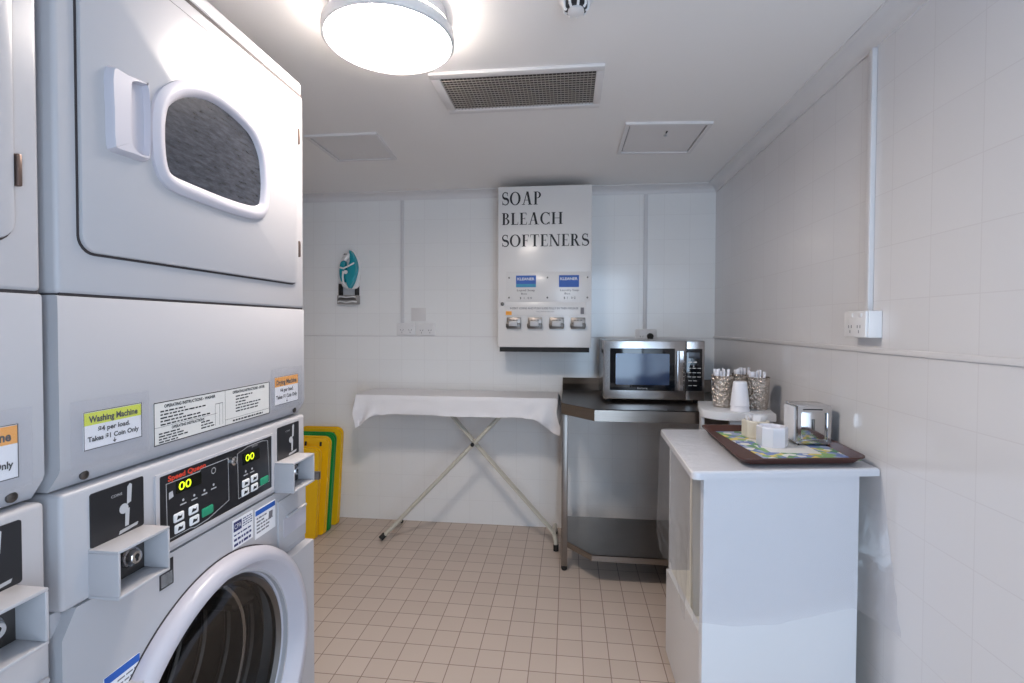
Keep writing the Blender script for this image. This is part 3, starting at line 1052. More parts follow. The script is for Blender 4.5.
# crossed legs
MB().tube([(-1.110, 2.874, .022), (-.568, 2.925, .588), (-.315, 2.95, .853)], .0125, 12).build('leg', M['leg_paint'], ib)
MB().tube([(-1.075, 2.878, .060), (-1.075, 3.02, .045), (-1.08, 3.115, .030)], .010, 10).build('foot_bar', M['leg_paint'], ib)
MB().tube([(-1.120, 2.862, .014), (-1.098, 2.880, .037)], .0165, 12).build('rubber_foot', M['rubber'], ib)
MB().tube([(-1.08, 3.112, .032), (-1.083, 3.135, .014)], .013, 12).build('rubber_foot', M['rubber'], ib)
for dy in (0.0, .034):
    MB().tube([(-.800, 2.972 + dy, .853), (-.568, 2.955 + dy, .592), (-.100, 2.905 + dy, .105), (-.078, 2.895 + dy, .078)], .0085, 10).build('leg', M['leg_paint'], ib)
MB().tube([(-.075, 3.10, .018), (-.075, 3.06, .070), (-.078, 2.95, .080), (-.076, 2.885, .078), (-.068, 2.868, .055), (-.066, 2.864, .02)], .0125, 12).build('foot_bar', M['leg_paint'], ib)
MB().tube([(-.0665, 2.866, .036), (-.0655, 2.862, .001)], .0155, 12).build('rubber_foot', M['rubber'], ib)
MB().tube([(-.075, 3.098, .030), (-.075, 3.105, .001)], .0145, 12).build('rubber_foot', M['rubber'], ib)
MB().lathe([(.012, 2.908), (.012, 2.988), (.004, 2.990)], (-.568, 0, .590), 'y', 14).build('pivot_bolt', M['rubber'], ib)

# ------------------------------------------------------------------ soap vending machine
VY = 2.92
vm = thing('soap_vending_machine', (-.145, 3.05, 1.146), 'tall cream wall vending machine lettered SOAP BLEACH SOFTENERS', 'vending machine')
MB().box((-.419, VY, 1.176), (.130, YB - .001, 2.121), .004, 3).build('cabinet', M['vend'], vm)
MB().box((-.408, VY + .012, 1.148), (.120, YB - .001, 1.1755)).build('bottom_tray', M['rubber'], vm)
q = VY - .0006
SB = []


def ser(s):
    """serif capitals as overlapping flat shapes in a unit cap height; returns (shapes, width)"""
    Wd, Th, Sh, So = .17, .055, .045, .075
    P = []

    def rect(a, b, c, d):
        P.append([(a, b), (c, b), (c, d), (a, d)])

    def stem(x, w=Wd, top=True, bot=True):
        rect(x, 0, x + w, 1)
        if bot:
            rect(x - So, 0, x + w + So, Sh)
        if top:
            rect(x - So, 1 - Sh, x + w + So, 1)

    def thinv(x):
        rect(x, 0, x + .065, 1)

    def arc(cx, cy, ax_, ay, bx_, by_, a0, a1, n=22):
        pr = None
        for k in range(n + 1):
            t = math.radians(a0 + (a1 - a0) * k / n)
            o = (cx + ax_ * math.cos(t), cy + ay * math.sin(t))
            i = (cx + bx_ * math.cos(t), cy + by_ * math.sin(t))
            if pr:
                P.append([pr[0], o, i, pr[1]])
            pr = (o, i)

    def diag(x0, y0, x1, y1, w):
        P.append([(x0, y0), (x0 + w, y0), (x1 + w, y1), (x1, y1)])
    if s == 'O':
        arc(.43, .5, .43, .52, .26, .465, 0, 360, 40)
        return P, .86
    if s == 'C':
        arc(.43, .5, .43, .52, .26, .465, 42, 318, 36)
        rect(.70, .68, .74, 1.0)
        rect(.70, 0.0, .74, .22)
        return P, .78
    if s == 'S':
        pts = []
        for k in range(25):
            t = math.radians(28 + (262 - 28) * k / 24)
            pts.append((.27 + .205 * math.cos(t), .745 + .235 * math.sin(t)))
        for k in range(1, 27):
            t = math.radians(82 - (82 + 152) * k / 26)
            pts.append((.275 + .235 * math.cos(t), .262 + .240 * math.sin(t)))
        n = len(pts)
        pr = None
        for i, p in enumerate(pts):
            a, b = Vector(pts[max(0, i - 1)]), Vector(pts[min(n - 1, i + 1)])
            d = (b - a).normalized()
            nn = Vector((-d.y, d.x))
            w = .034 + .060 * math.exp(-((i / n - .5) / .17) ** 2)
            o = (p[0] + nn.x * w, p[1] + nn.y * w)
            q2 = (p[0] - nn.x * w, p[1] - nn.y * w)
            if pr:
                P.append([pr[0], o, q2, pr[1]])
            pr = (o, q2)
        rect(.43, .70, .465, .99)
        rect(.03, .01, .065, .30)
        return P, .53
    if s == 'A':
        diag(.10, 0, .38, 1, .065)
        diag(.57, 0, .35, 1.02, .175)
        rect(.22, .34, .60, .38)
        rect(.0, 0, .25, Sh)
        rect(.48, 0, .84, Sh)
        return P, .84
    if s == 'P':
        stem(So, top=False)
        rect(0, 1 - Sh, .3, 1)
        arc(.28, .74, .30, .26, .15, .215, -90, 90)
        rect(.15, .955, .30, 1)
        rect(.15, .48, .30, .525)
        return P, .60
    if s == 'B':
        stem(So, top=False, bot=False)
        rect(0, 1 - Sh, .3, 1)
        rect(0, 0, .3, Sh)
        arc(.27, .76, .27, .24, .12, .197, -90, 90)
        arc(.28, .27, .32, .27, .165, .225, -90, 90)
        rect(.15, .958, .28, 1)
        rect(.15, .505, .29, .545)
        rect(.15, 0, .29, .045)
        return P, .62
    if s == 'L':
        stem(So)
        rect(.2, 0, .56, Th)
        P.append([(.50, 0), (.56, 0), (.58, .25), (.555, .25)])
        return P, .58
    if s in 'EF':
        stem(So, bot=(s == 'F'), top=False)
        rect(0, 1 - Sh, .5, 1)
        P.append([(.46, 1), (.54, 1), (.54, .78), (.52, .78)])
        rect(.2, .49, .42, .53)
        rect(.41, .40, .435, .62)
        if s == 'E':
            rect(0, 0, .54, Sh)
            P.append([(.50, 0), (.56, 0), (.585, .24), (.56, .24)])
        return P, (.585 if s == 'E' else .55)
    if s == 'H':
        stem(So)
        stem(.62)
        rect(.2, .49, .65, .53)
        return P, .85
    if s == 'T':
        stem(.28, top=False)
        rect(.02, 1 - Th, .69, 1)
        P.append([(.02, 1), (.07, 1), (.035, .76), (.01, .76)])
        P.append([(.64, 1), (.69, 1), (.70, .76), (.675, .76)])
        return P, .71
    if s == 'N':
        thinv(.10)
        thinv(.72)
        diag(.60, 0, .06, 1, .17)
        rect(.0, 0, .25, Sh)
        rect(.0, 1 - Sh, .18, 1)
        rect(.62, 1 - Sh, .87, 1)
        return P, .87
    if s == 'R':
        stem(So, top=False)
        rect(0, 1 - Sh, .3, 1)
        arc(.28, .75, .28, .25, .13, .205, -90, 90)
        rect(.15, .955, .29, 1)
        rect(.15, .50, .32, .545)
        diag(.54, 0, .28, .52, .17)
        rect(.52, 0, .78, Sh)
        return P, .78
    return P, .4


def serif_line(mb, s, x, z, h, w):
    gs = [ser(c) for c in s]
    tot = sum(g[1] for g in gs) + .10 * (len(s) - 1)
    k = w / tot
    p = x
    for i, (shapes, wd) in enumerate(gs):
        for pl in shapes:
            mb.poly([(p + a * k, q - .00001 * (i % 2), z + b * h) for a, b in pl])
        p += (wd + .10) * k


mb = MB()
for wd_, z_, h_, w_ in (('SOAP', 2.012, .076, .231), ('BLEACH', 1.896, .070, .355), ('SOFTENERS', 1.768, .070, .507)):
    mb = MB()
    serif_line(mb, wd_, -.395, z_, h_, w_)
    mb.build('large_lettering', M['ink'], vm, smooth=False)
cd = MB().box((-.366, VY - .003, 1.448), (.122, VY, 1.618), .001).build('product_window', M['vend'], vm)
for i, (xa, xb_, name) in enumerate(((-.310, -.192, 'blue_green'), (-.058, .058, 'blue'))):
    c = MB().box((xa, VY - .0042, 1.529), (xb_, VY - .003, 1.598)).build('product_card', M['blue'], cd)
    if i == 0:
        MB().box((xa + .001, VY - .0046, 1.531), (xb_ - .001, VY - .0042, 1.548)).build('colour_band', M['blue_green'], c)
    MB().text('KLEANER', ((xa + xb_) / 2, VY - .0048, 1.570), (1, 0, 0), UZ, .016, .10, True, .02).build('lettering', M['white_print'], c, smooth=False)
mb = MB()
q2 = VY - .0034
mb.text('Liquid Soap', (-.251, q2, 1.506), (1, 0, 0), UZ, .012, .105, True)
mb.text('Box', (-.262, q2, 1.486), (1, 0, 0), UZ, .011, .034, True)
mb.text('$  1 . 0 0', (-.252, q2, 1.460), (1, 0, 0), UZ, .013, .070, True)
mb.text('Laundry Soap', (.004, q2, 1.506), (1, 0, 0), UZ, .012, .108, True)
mb.text('Box', (-.008, q2, 1.486), (1, 0, 0), UZ, .012, .034, True)
mb.text('$ 1 . 0 0', (.004, q2, 1.460), (1, 0, 0), UZ, .014, .068, True)
mb.build('price_lettering', M['ink'], cd, smooth=False)
for x in (-.351, -.125, .107):
    for z in (1.585, 1.468):
        MB().lathe([(.0055, VY - .003), (.0050, VY - .006), (0, VY - .0065)], (x, 0, z), 'y', 12).build('stud', M['dkmetal'], cd)
lp = MB().box((-.375, VY - .0022, 1.363), (.100, VY, 1.441), .0008).build('instruction_plate', M['vend'], vm)
mb = MB()
mb.text('INSERT COINS AND PUSH SLIDE FULLY IN THEN RELEASE', (-.145, VY - .0027, 1.400), (1, 0, 0), UZ, .012, .400, True, .02)
mb.text('CHECK PRODUCT SELECTION', (-.138, VY - .0027, 1.383), (1, 0, 0), UZ, .006, .105, True)
mb.build('lettering', M['grey_ink'], lp, smooth=False)
MB().box((.068, VY - .0032, 1.372), (.088, VY - .0022, 1.410)).build('coin_emblem', M['grey_ink'], lp)
MB().box((-.370, VY - .0028, 1.366), (-.335, VY - .0022, 1.388)).build('coin_picture', M['orange_hi'], lp)
MB().lathe([(.011, VY), (.011, VY - .006), (.006, VY - .008), (0, VY - .008)], (-.390, 0, 1.431), 'y', 18).build('lock', M['dkmetal'], vm)
for i, x in enumerate((-.322, -.197, -.070, .054)):
    cs = MB().box((x - .042, VY - .010, 1.284), (x + .042, VY, 1.352), .004).build('coin_slide', M['steel_leg'], vm)
    MB().box((x - .044, VY - .034, 1.290), (x + .044, VY - .010, 1.318), .006).build('slide_bar', M['dkmetal'], cs)
    MB().box((x - .026, VY - .042, 1.300), (x + .024, VY - .034, 1.330), .004).build('push_face', M['silver'], cs)
    mb = MB()
    for k in range(3):
        mb.box((x - .024 + k * .018, VY - .0108, 1.334), (x - .012 + k * .018, VY - .010, 1.338))
    mb.build('coin_slot', M['ink'], cs)

# ------------------------------------------------------------------ iron in its wall holder
ih = thing('iron_wall_holder', (-1.45, YB, 1.44), 'small grey and white wall bracket holding the teal iron', 'holder')
MB().box((-1.525, YB - .055, 1.440), (-1.385, YB - .001, 1.500), .006).build('cord_tray', M['grey_plastic'], ih)
MB().box((-1.522, YB - .010, 1.498), (-1.380, YB - .001, 1.560), .004).build('back_plate', M['outlet'], ih)
for k in range(3):
    zc = 1.455 + .016 * k
    MB().tube([(-1.522 + .004 * k, YB - .05, zc), (-1.500, YB - .062, zc + .004), (-1.455, YB - .064, zc - .003 + .006 * (k % 2)), (-1.410, YB - .062, zc + .003), (-1.388 - .003 * k, YB - .05, zc)], .0045, 8).build('wound_cord', M['outlet'] if k != 1 else M['dkmetal'], ih)
for x in (-1.506, -1.393):
    MB().box((x - .006, YB - .060, 1.500), (x + .006, YB - .010, 1.575), .003).build('prong', M['rubber'], ih)
MB().tube([(-1.490, YB - .004, 1.775), (-1.482, YB - .03, 1.770), (-1.470, YB - .04, 1.758), (-1.462, YB - .035, 1.772)], .006, 8).build('hook', M['dkmetal'], ih)
ir = thing('electric_iron', (-1.45, YB - .08, 1.505), 'teal and white electric iron hung nose-up on the back wall', 'iron')
S0 = .000625
px = lambda a, b: (-1.5245 + (a - 20) * S0, 1.800 - (b - 50) * S0)
sole = smooth_loop([px(*p) for p in ((200, 62), (262, 130), (292, 230), (290, 330), (272, 440), (200, 470), (100, 440), (84, 330), (92, 220), (140, 130))], 3)
MB().prism(sole, 'y', YB - .062, YB - .082, .004).build('sole_plate', M['outlet'], ir)
body = smooth_loop([px(*p) for p in ((205, 72), (255, 140), (282, 240), (266, 340), (236, 420), (203, 466), (178, 420), (160, 345), (182, 260), (212, 180))], 3)
MB().prism(body, 'y', YB - .080, YB - .125, .012, 3).build('body', M['teal'], ir)
lobe = smooth_loop([px(*p) for p in ((150, 180), (108, 195), (94, 260), (94, 330), (112, 392), (140, 400), (150, 330), (156, 250))], 3)
MB().prism(lobe, 'y', YB - .080, YB - .118, .008, 3).build('handle_grip', M['teal'], ir)
pt = lambda a, b, y: (px(a, b)[0], YB - y, px(a, b)[1])
MB().tube([pt(150, 130, .10), pt(172, 170, .125), pt(196, 130, .12), pt(212, 95, .105)], .012, 10).build('nose_bridge', M['outlet'], ir)
MB().tube([pt(100, 250, .122), pt(150, 262, .130), pt(215, 235, .132), pt(262, 205, .122)], .0055, 8).build('power_cord', M['outlet'], ir)
MB().tube([pt(142, 290, .122), pt(140, 350, .126), pt(143, 400, .122), pt(165, 440, .10)], .006, 8).build('heel_cord', M['outlet'], ir)
MB().lathe([(.013, -.012), (.012, -.018), (0, -.018)], (px(172, 300)[0], YB - .112, px(172, 300)[1]), 'y', 20).build('dial', M['outlet'], ir)

# ------------------------------------------------------------------ electrical fittings
def outlet_back(x0, x1, z0, z1, label, rockers=2):
    t = thing('power_outlet', ((x0 + x1) / 2, YB, z0), label, 'power outlet', 'power outlets')
    MB().box((x0, YB - .012, z0), (x1, YB - .0002, z1), .004).build('face_plate', M['outlet'], t)
    cx = (x0 + x1) / 2
    for s in (-1, 1):
        x = cx + s * (x1 - x0) * .22
        mb = MB()
        for dx, an in ((-.008, .5), (.008, -.5)):
            c, sn = math.cos(an), math.sin(an)
            zc = z0 + (z1 - z0) * .42
            mb.prism([(x + dx - .0015 * c - .005 * sn, zc + .005 * c - .0015 * sn), (x + dx + .0015 * c - .005 * sn, zc + .005 * c + .0015 * sn), (x + dx + .0015 * c + .005 * sn, zc - .005 * c + .0015 * sn), (x + dx - .0015 * c + .005 * sn, zc - .005 * c - .0015 * sn)], 'y', YB - .0119, YB - .0124)
        zc = z0 + (z1 - z0) * .22
        mb.box((x - .0015, YB - .0124, zc - .005), (x + .0015, YB - .0119, zc + .005))
        mb.build('socket_holes', M['grey_ink'], t)
        MB().box((x + s * .020 - .006, YB - .0155, z1 - .026), (x + s * .020 + .006, YB - .012, z1 - .010), .001).build('switch', M['outlet'], t)
    return t


outlet_back(-1.131, -1.004, 1.238, 1.318, 'white double outlet on the back wall, left one of the adjoining pair')
outlet_back(-.998, -.870, 1.236, 1.317, 'white double outlet on the back wall, right one of the adjoining pair')
outlet_back(.418, .546, 1.205, 1.283, 'white double outlet on the back wall just above the microwave')
pg = thing('power_plug', (.505, YB - .012, 1.225), 'round black plug in the outlet above the microwave', 'plug')
MB().lathe([(.019, YB - .0128), (.019, YB - .034), (.015, YB - .040), (0, YB - .041)], (.505, 0, 1.240), 'y', 20).build('plug_body', M['rubber'], pg)
MB().tube([(.505, YB - .038, 1.240), (.512, YB - .055, 1.232), (.520, YB - .06, 1.20), (.52, YB - .055, 1.10), (.52, YB - .04, .97)], .004, 8).build('cord', M['rubber'], pg)
tag(MB().box((-1.035, YB - .003, 1.330), (-.935, YB - .0002, 1.418), .001).build('blanking_plate', M['hatch']), 'faint grey blank plate above the paired outlets', 'plate')

t = thing('wall_outlet_box', (XR, 1.596, 1.274), 'white surface-mounted double outlet box on the right wall', 'outlet box')
MB().box((.858, 1.5385, 1.274), (XR - .0005, 1.653, 1.353), .003).build('box', M['outlet'], t)
MB().box((.850, 1.5395, 1.275), (.858, 1.652, 1.352), .003).build('face_plate', M['outlet'], t)
for y in (1.573, 1.618):
    mb = MB()
    for dy, an in ((-.007, .5), (.007, -.5)):
        mb.box((.8495, y + dy - .0015, 1.302), (.850, y + dy + .0015, 1.311))
    mb.box((.8495, y - .0015, 1.287), (.850, y + .0015, 1.296))
    mb.build('socket_holes', M['grey_ink'], t)
    MB().box((.8470, y - .016, 1.334), (.850, y - .004, 1.346), .001).build('switch', M['outlet'], t)
tag(MB().box((.880, 1.583, 1.354), (XR - .0005, 1.604, 2.125), .002).build('cable_conduit', M['conduit']), 'white vertical cable cover above the outlet box, right wall', 'conduit', 'cable covers')
tag(MB().box((.462, YB - .010, 1.284), (.486, YB - .0005, 2.125), .002).build('cable_conduit', M['conduit']), 'white vertical cable cover on the back wall above the microwave', 'conduit', 'cable covers')
tag(MB().box((-1.106, YB - .009, 1.319), (-1.082, YB - .0005, 2.125), .002).build('cable_conduit', M['conduit']), 'white vertical cable cover on the back wall above the paired outlets', 'conduit', 'cable covers')

# ------------------------------------------------------------------ steel corner bench
bn = thing('steel_bench', (.43, 2.8, 0), 'stainless steel corner bench with a lower shelf, under the microwave', 'bench')
ZB = .90
BX1, BYB = .884, YB - .006
top = [(-.036, BYB), (-.036, 2.612), (.127, 2.432), (BX1, 2.432), (BX1, BYB)]
MB().prism(top, 'z', ZB - .004, ZB).build('bench_top', M['steel'], bn)
mb = MB()


def strip(p, q_, z0, z1, th=.0025):
    a, b = Vector((*p, 0)), Vector((*q_, 0))
    d = (b - a).normalized()
    nn = Vector((-d.y, d.x, 0)) * th
    mb.prism([(a.x, a.y), (b.x, b.y), (b.x + nn.x, b.y + nn.y), (a.x + nn.x, a.y + nn.y)], 'z', z0, z1)


strip(top[0], top[1], ZB - .058, ZB)
strip(top[1], top[2], ZB - .058, ZB)
strip(top[2], top[3], ZB - .058, ZB)
mb.build('apron', M['steel'], bn)
mb = MB()
prof = [(BYB, .973), (BYB - .006, .973), (BYB - .010, .969), (BYB - .020, ZB + .040), (BYB - .026, ZB + .034), (BYB - .046, ZB + .010), (BYB - .060, ZB + .001), (BYB, ZB + .001)]
mb.prism(prof, 'x', -.036, BX1)
mb.build('back_upstand', M['steel'], bn)
stop = [(-.010, 2.985), (-.010, 2.640), (.122, 2.490), (BX1, 2.490), (BX1, 2.985)]
MB().prism(stop, 'z', .156, .160).build('lower_shelf', M['steel'], bn)
mb = MB()
for a, b in ((0, 1), (1, 2), (2, 3)):
    strip(stop[a], stop[b], .128, .160)
mb.build('shelf_lip', M['steel'], bn)
for x, y in ((-.0165, 2.648), (-.0175, 2.985), (.865, 2.52), (.865, 2.985)):
    lg = MB().box((x - .0165, y - .0165, .025), (x + .0165, y + .0165, ZB - .005), .003).build('leg', M['steel_leg'], bn)
    MB().lathe([(.013, 0), (.016, .006), (.016, .026)], (x, y, 0), 'z', 14).build('foot', M['rubber'], lg)

# ------------------------------------------------------------------ microwave
mw = thing('microwave', (.442, 2.86, ZB), 'stainless steel microwave oven on the steel bench', 'microwave')
MY = 2.66
MB().box((.183, MY + .018, .917), (.700, 3.05, 1.2285), .006, 3).build('casing', M['micro'], mw)
dr_ = MB().box((.184, MY, .9185), (.6055, MY + .0175, 1.2275), .004, 3).build('door', M['micro'], mw)
MB().box((.2175, MY - .0035, .966), (.5495, MY + .001, 1.187), .004, 3).build('door_window', M['micro_glass'], dr_)
w_ = dr_.children[0]
MB().prism(rrect(.247, .996, .522, 1.160, .006), 'y', MY - .003, MY - .0041).build('screen', M['mesh_glass'], dr_)
MB().text('Samsung', (.385, MY - .0045, .976), (1, 0, 0), UZ, .0075, .052, True).build('logo', M['silver'], dr_, smooth=False)
mb = MB()
mb.prism([(.563, MY - .0005), (.563, MY - .018), (.569, MY - .026), (.588, MY - .026), (.594, MY - .018), (.594, MY - .0005)], 'z', .972, 1.176)
mb.build('handle', M['chrome'], dr_)
MB().box((.6065, MY, .9185), (.699, MY + .0175, 1.2275), .004, 3).build('control_surround', M['micro'], mw)
cp = MB().box((.6075, MY - .002, .968), (.687, MY + .001, 1.187), .003).build('control_panel', M['micro_glass'], mw)
MB().box((.619, MY - .003, 1.138), (.673, MY - .0018, 1.168), .001).build('display', mat('grey_display', '4a505a', .3), cp)
mb = MB()
for k, z in enumerate((1.115, 1.085, 1.062, 1.040, 1.020, .995)):
    n = (2, 3, 3, 3, 2, 2)[k]
    for j in range(n):
        x = .614 + j * .024 + (.004 if n == 2 else 0)
        mb.poly([(x, MY - .0024, z), (x + .018, MY - .0024, z), (x + .018, MY - .0024, z + (.003 if k else .006)), (x, MY - .0024, z + (.003 if k else .006))])
mb.build('button_print', M['white_print'], cp, smooth=False)
for x in (.215, .668):
    for y in (MY + .05, 3.0):
        MB().lathe([(.014, ZB + .0003), (.014, ZB + .0165)], (x, y, 0), 'z', 14).build('foot', M['rubber'], mw)

# ------------------------------------------------------------------ corner stand with tumblers
SZ = .955
st = thing('corner_stand', (.70, 2.25, 0), 'low white corner stand with a round-cornered top between counter and bench', 'stand')
prf = [(.828, 2.09)]
for k in range(9):
    t = math.radians(270 - 90 * k / 8)
    prf.append((.66 + .100 * math.cos(t), 2.19 + .100 * math.sin(t)))
prf += [(.603, 2.405), (.884, 2.405)]
MB().prism(prf, 'z', SZ - .032, SZ, .004).build('top', M['laminate'], st)
MB().box((.657, 2.108, .0), (.824, 2.126, SZ - .0325), .001).build('front_panel', M['laminate'], st)
MB().prism([(.566, 2.20), (.580, 2.20), (.622, 2.395), (.608, 2.395)], 'z', 0, SZ - .0325).build('side_panel', M['laminate'], st)


def tumbler(x, y, label, nst, grp):
    t = thing('metal_tumbler', (x, y, SZ), label, 'tumbler', 'hammered metal tumblers on the stand')
    H = .137
    MB().lathe([(0, SZ + .0003), (.036, SZ + .0003), (.0385, SZ + .004), (.0425, SZ + .05), (.046, SZ + H - .006), (.0475, SZ + H), (.0455, SZ + H), (.0405, SZ + .05), (.036, SZ + .006), (0, SZ + .006)], (x, y, 0), 'z', 40).build('cup', M['hammered'], t)
    k = 0
    for i in range(nst):
        a = 2.39996 * i
        rr = .028 * math.sqrt((i + .5) / nst)
        bx, by_ = x + rr * .75 * math.cos(a), y + rr * .75 * math.sin(a)
        tx, ty = x + rr * 1.35 * math.cos(a), y + rr * 1.35 * math.sin(a)
        zt = SZ + H + random.uniform(.012, .030)
        d = Vector((tx - bx, ty - by_, zt - SZ - .008))
        mb = MB()
        mb.box((-.0055, -.0018, 0), (.0055, .0018, d.length), .0012, 2)
        rot = Vector((0, 0, 1)).rotation_difference(d).to_matrix() @ Matrix.Rotation(a + random.uniform(-.5, .5), 3, 'Z')
        for v in mb.bm.verts:
            v.co = rot @ v.co + Vector((bx, by_, SZ + .008))
        o = mb.build('paper_stick', M['foam'])
        tag(o, 'white paper stick standing in the ' + grp, 'stick', 'white sticks in the ' + grp)
    return t


tumbler(.667, 2.252, 'hammered metal tumbler at the stand left end beside the microwave', 13, 'left metal tumbler')
tumbler(.783, 2.345, 'hammered metal tumbler at the back, half hidden by the foam cups', 13, 'rear metal tumbler')
tumbler(.798, 2.205, 'hammered metal tumbler at the stand right end by the wall', 13, 'right metal tumbler')
for i, lb in enumerate(('white foam cup lowest in the upturned stack, its rim on the stand', 'white foam cup on top of the upturned stack, showing its base')):
    z0 = SZ + .0005 + i * .0215
    x, y = .706, 2.146
    tag(MB().lathe([(.0375, z0), (.0385, z0 + .003), (.0365, z0 + .006), (.0262, z0 + .098), (.0235, z0 + .1005), (0, z0 + .1005), (0, z0 + .0985), (.0235, z0 + .098), (.0345, z0 + .006), (.0355, z0)], (x, y, 0), 'z', 36).build('foam_cup', M['foam']), lb, 'cup', 'upturned foam cups')

# ------------------------------------------------------------------ counter cabinet by the right wall
ct = thing('counter_cabinet', (.63, 1.75, 0), 'white counter cabinet with an open side against the right wall', 'cabinet')
CZ = .90
wt = [(.344, 1.424), (.891, 1.531), (.891, 2.062), (.364, 2.003)]
# rounded near-left corner
a, b, c = Vector(wt[3]), Vector(wt[0]), Vector(wt[1])
rr = .028
p1 = b + (a - b).normalized() * rr
p2 = b + (c - b).normalized() * rr
rnd = [tuple(p1 * (1 - t) ** 2 + b * 2 * t * (1 - t) + p2 * t * t) for t in [k / 6 for k in range(7)]]
loop = rnd + [wt[1], wt[2], wt[3]]
mb = MB()
mb.prism(loop, 'z', CZ - .023, CZ, .008, 4)
mb.build('worktop', M['laminate'], ct)


def slab(p, q_, th, z0, z1):
    a, b = Vector(p), Vector(q_)
    d = (b - a).normalized()
    n_ = Vector((-d.y, d.x)) * th
    return MB().prism([tuple(a), tuple(b), tuple(b + n_), tuple(a + n_)], 'z', z0, z1)


CT = CZ - .0235
slab((.383, 1.452), (.8435, 1.5435), .018, 0, CT).build('end_panel', M['laminate'], ct)
slab((.402, 2.024), (.875, 2.056), -.018, 0, CT).build('far_panel', M['laminate'], ct)
MB().prism([(1.475, .02), (2.005, .02), (2.005, .345), (1.475, .398)], 'x', .390, .406).build('kick_board', M['laminate'], ct)
MB().prism([(.407, 1.482), (.844, 1.566), (.844, 2.030), (.407, 2.010)], 'z', .325, .341).build('inner_shelf', M['inside'], ct)
slab((.408, 1.690), (.842, 1.722), .016, .342, CT).build('divider', M['inside'], ct)
MB().box((.846, 1.58, .02), (.858, 2.02, CT)).build('back_board', M['inside'], ct)

# clear plastic film over the counter, hanging down its sides
def film():
    mb = MB()
    bm = mb.bm
    n_e = 22
    cor = [Vector(wt[3]), Vector(wt[0]), Vector(wt[1]) + Vector((0, -.0)), Vector(wt[2])]
    zt = CZ + .0015

    def nz(x, y, z, s):
        return noise.noise(Vector((x * s, y * s, z * s)))
    # top sheet: smooth, crinkled in the free strip at the left
    def topf(u, v):
        l = cor[1].lerp(cor[0], v)
        r = cor[2].lerp(cor[3], v)
        p = l.lerp(r, u)
        k = max(0, 1 - u / .26)
        return (p.x, p.y, zt + (.0055 * k * abs(nz(p.x, p.y * .6, 1, 45)) if .01 < u else 0))
    mb.grid(topf, 60, 40)

    def skirt(a, b, out, length, seed, flare=0.0, cut=None):
        def f(u, v):
            p = a.lerp(b, u)
            L = length(u)
            o = .004 + .010 * v + .009 * v * nz(p.x, p.y, v + seed, 14) + flare * v
            x, y, z = p.x + out.x * o, p.y + out.y * o, zt - .001 - L * v
            if cut:
                x, y, z = cut(u, v, x, y, z)
            return (min(x, XR - .003), y, z)
        mb.grid(f, 40, 30)
    nl = Vector((-1, 0))
    nf = Vector((.19, -.98))
    skirt(cor[1], cor[2], nf, lambda u: .415 + .02 * math.sin(u * 5), 3, 0.0,
          lambda u, v, x, y, z: (x + .004 * v * max(0, u - .85) / .15, y - .085 * v * (max(0, u - .86) / .14) ** 1.0, z - .035 * v * max(0, u - .85) / .15))
    skirt(cor[0], cor[1], nl, lambda u: .40 + .03 * math.sin(u * 7), 9, .001)
    return mb


fo = film().build('plastic_sheet', M['film'], angle=60)
tag(fo, 'clear plastic sheet covering the white counter and hanging down its sides', 'sheet')

# ------------------------------------------------------------------ tray and what stands on it
TZ = CZ + .0075
def warp(p):
    """unit square -> tray outline on the counter"""
    c0, c1, c2, c3 = Vector((.492, 1.478)), Vector((.862, 1.538)), Vector((.884, 1.985)), Vector((.507, 1.968))
    return c0.lerp(c1, p[0]).lerp(c3.lerp(c2, p[0]), p[1])


mb = MB()
rims = []
for ins, z in ((.045, TZ), (.0, TZ + .021), (-.012, TZ + .021), (-.012, TZ + .018), (.0, TZ + .017), (.04, TZ - .0005)):
    pl = [warp(p) for p in rrect(ins, ins * .85, 1 - ins, 1 - ins * .85, .085)]
    rims.append([mb.bm.verts.new((p.x, p.y, z)) for p in pl])
for A, B in zip(rims, rims[1:]):
    for i in range(len(A)):
        mb.bm.faces.new((A[i], A[(i + 1) % len(A)], B[(i + 1) % len(A)], B[i]))
mb.bm.faces.new(rims[0])
mb.bm.faces.new(rims[-1])
bmesh.ops.recalc_face_normals(mb.bm, faces=list(mb.bm.faces))
tag(mb.build('serving_tray', M['tray']), 'brown plastic serving tray on the white counter', 'tray')


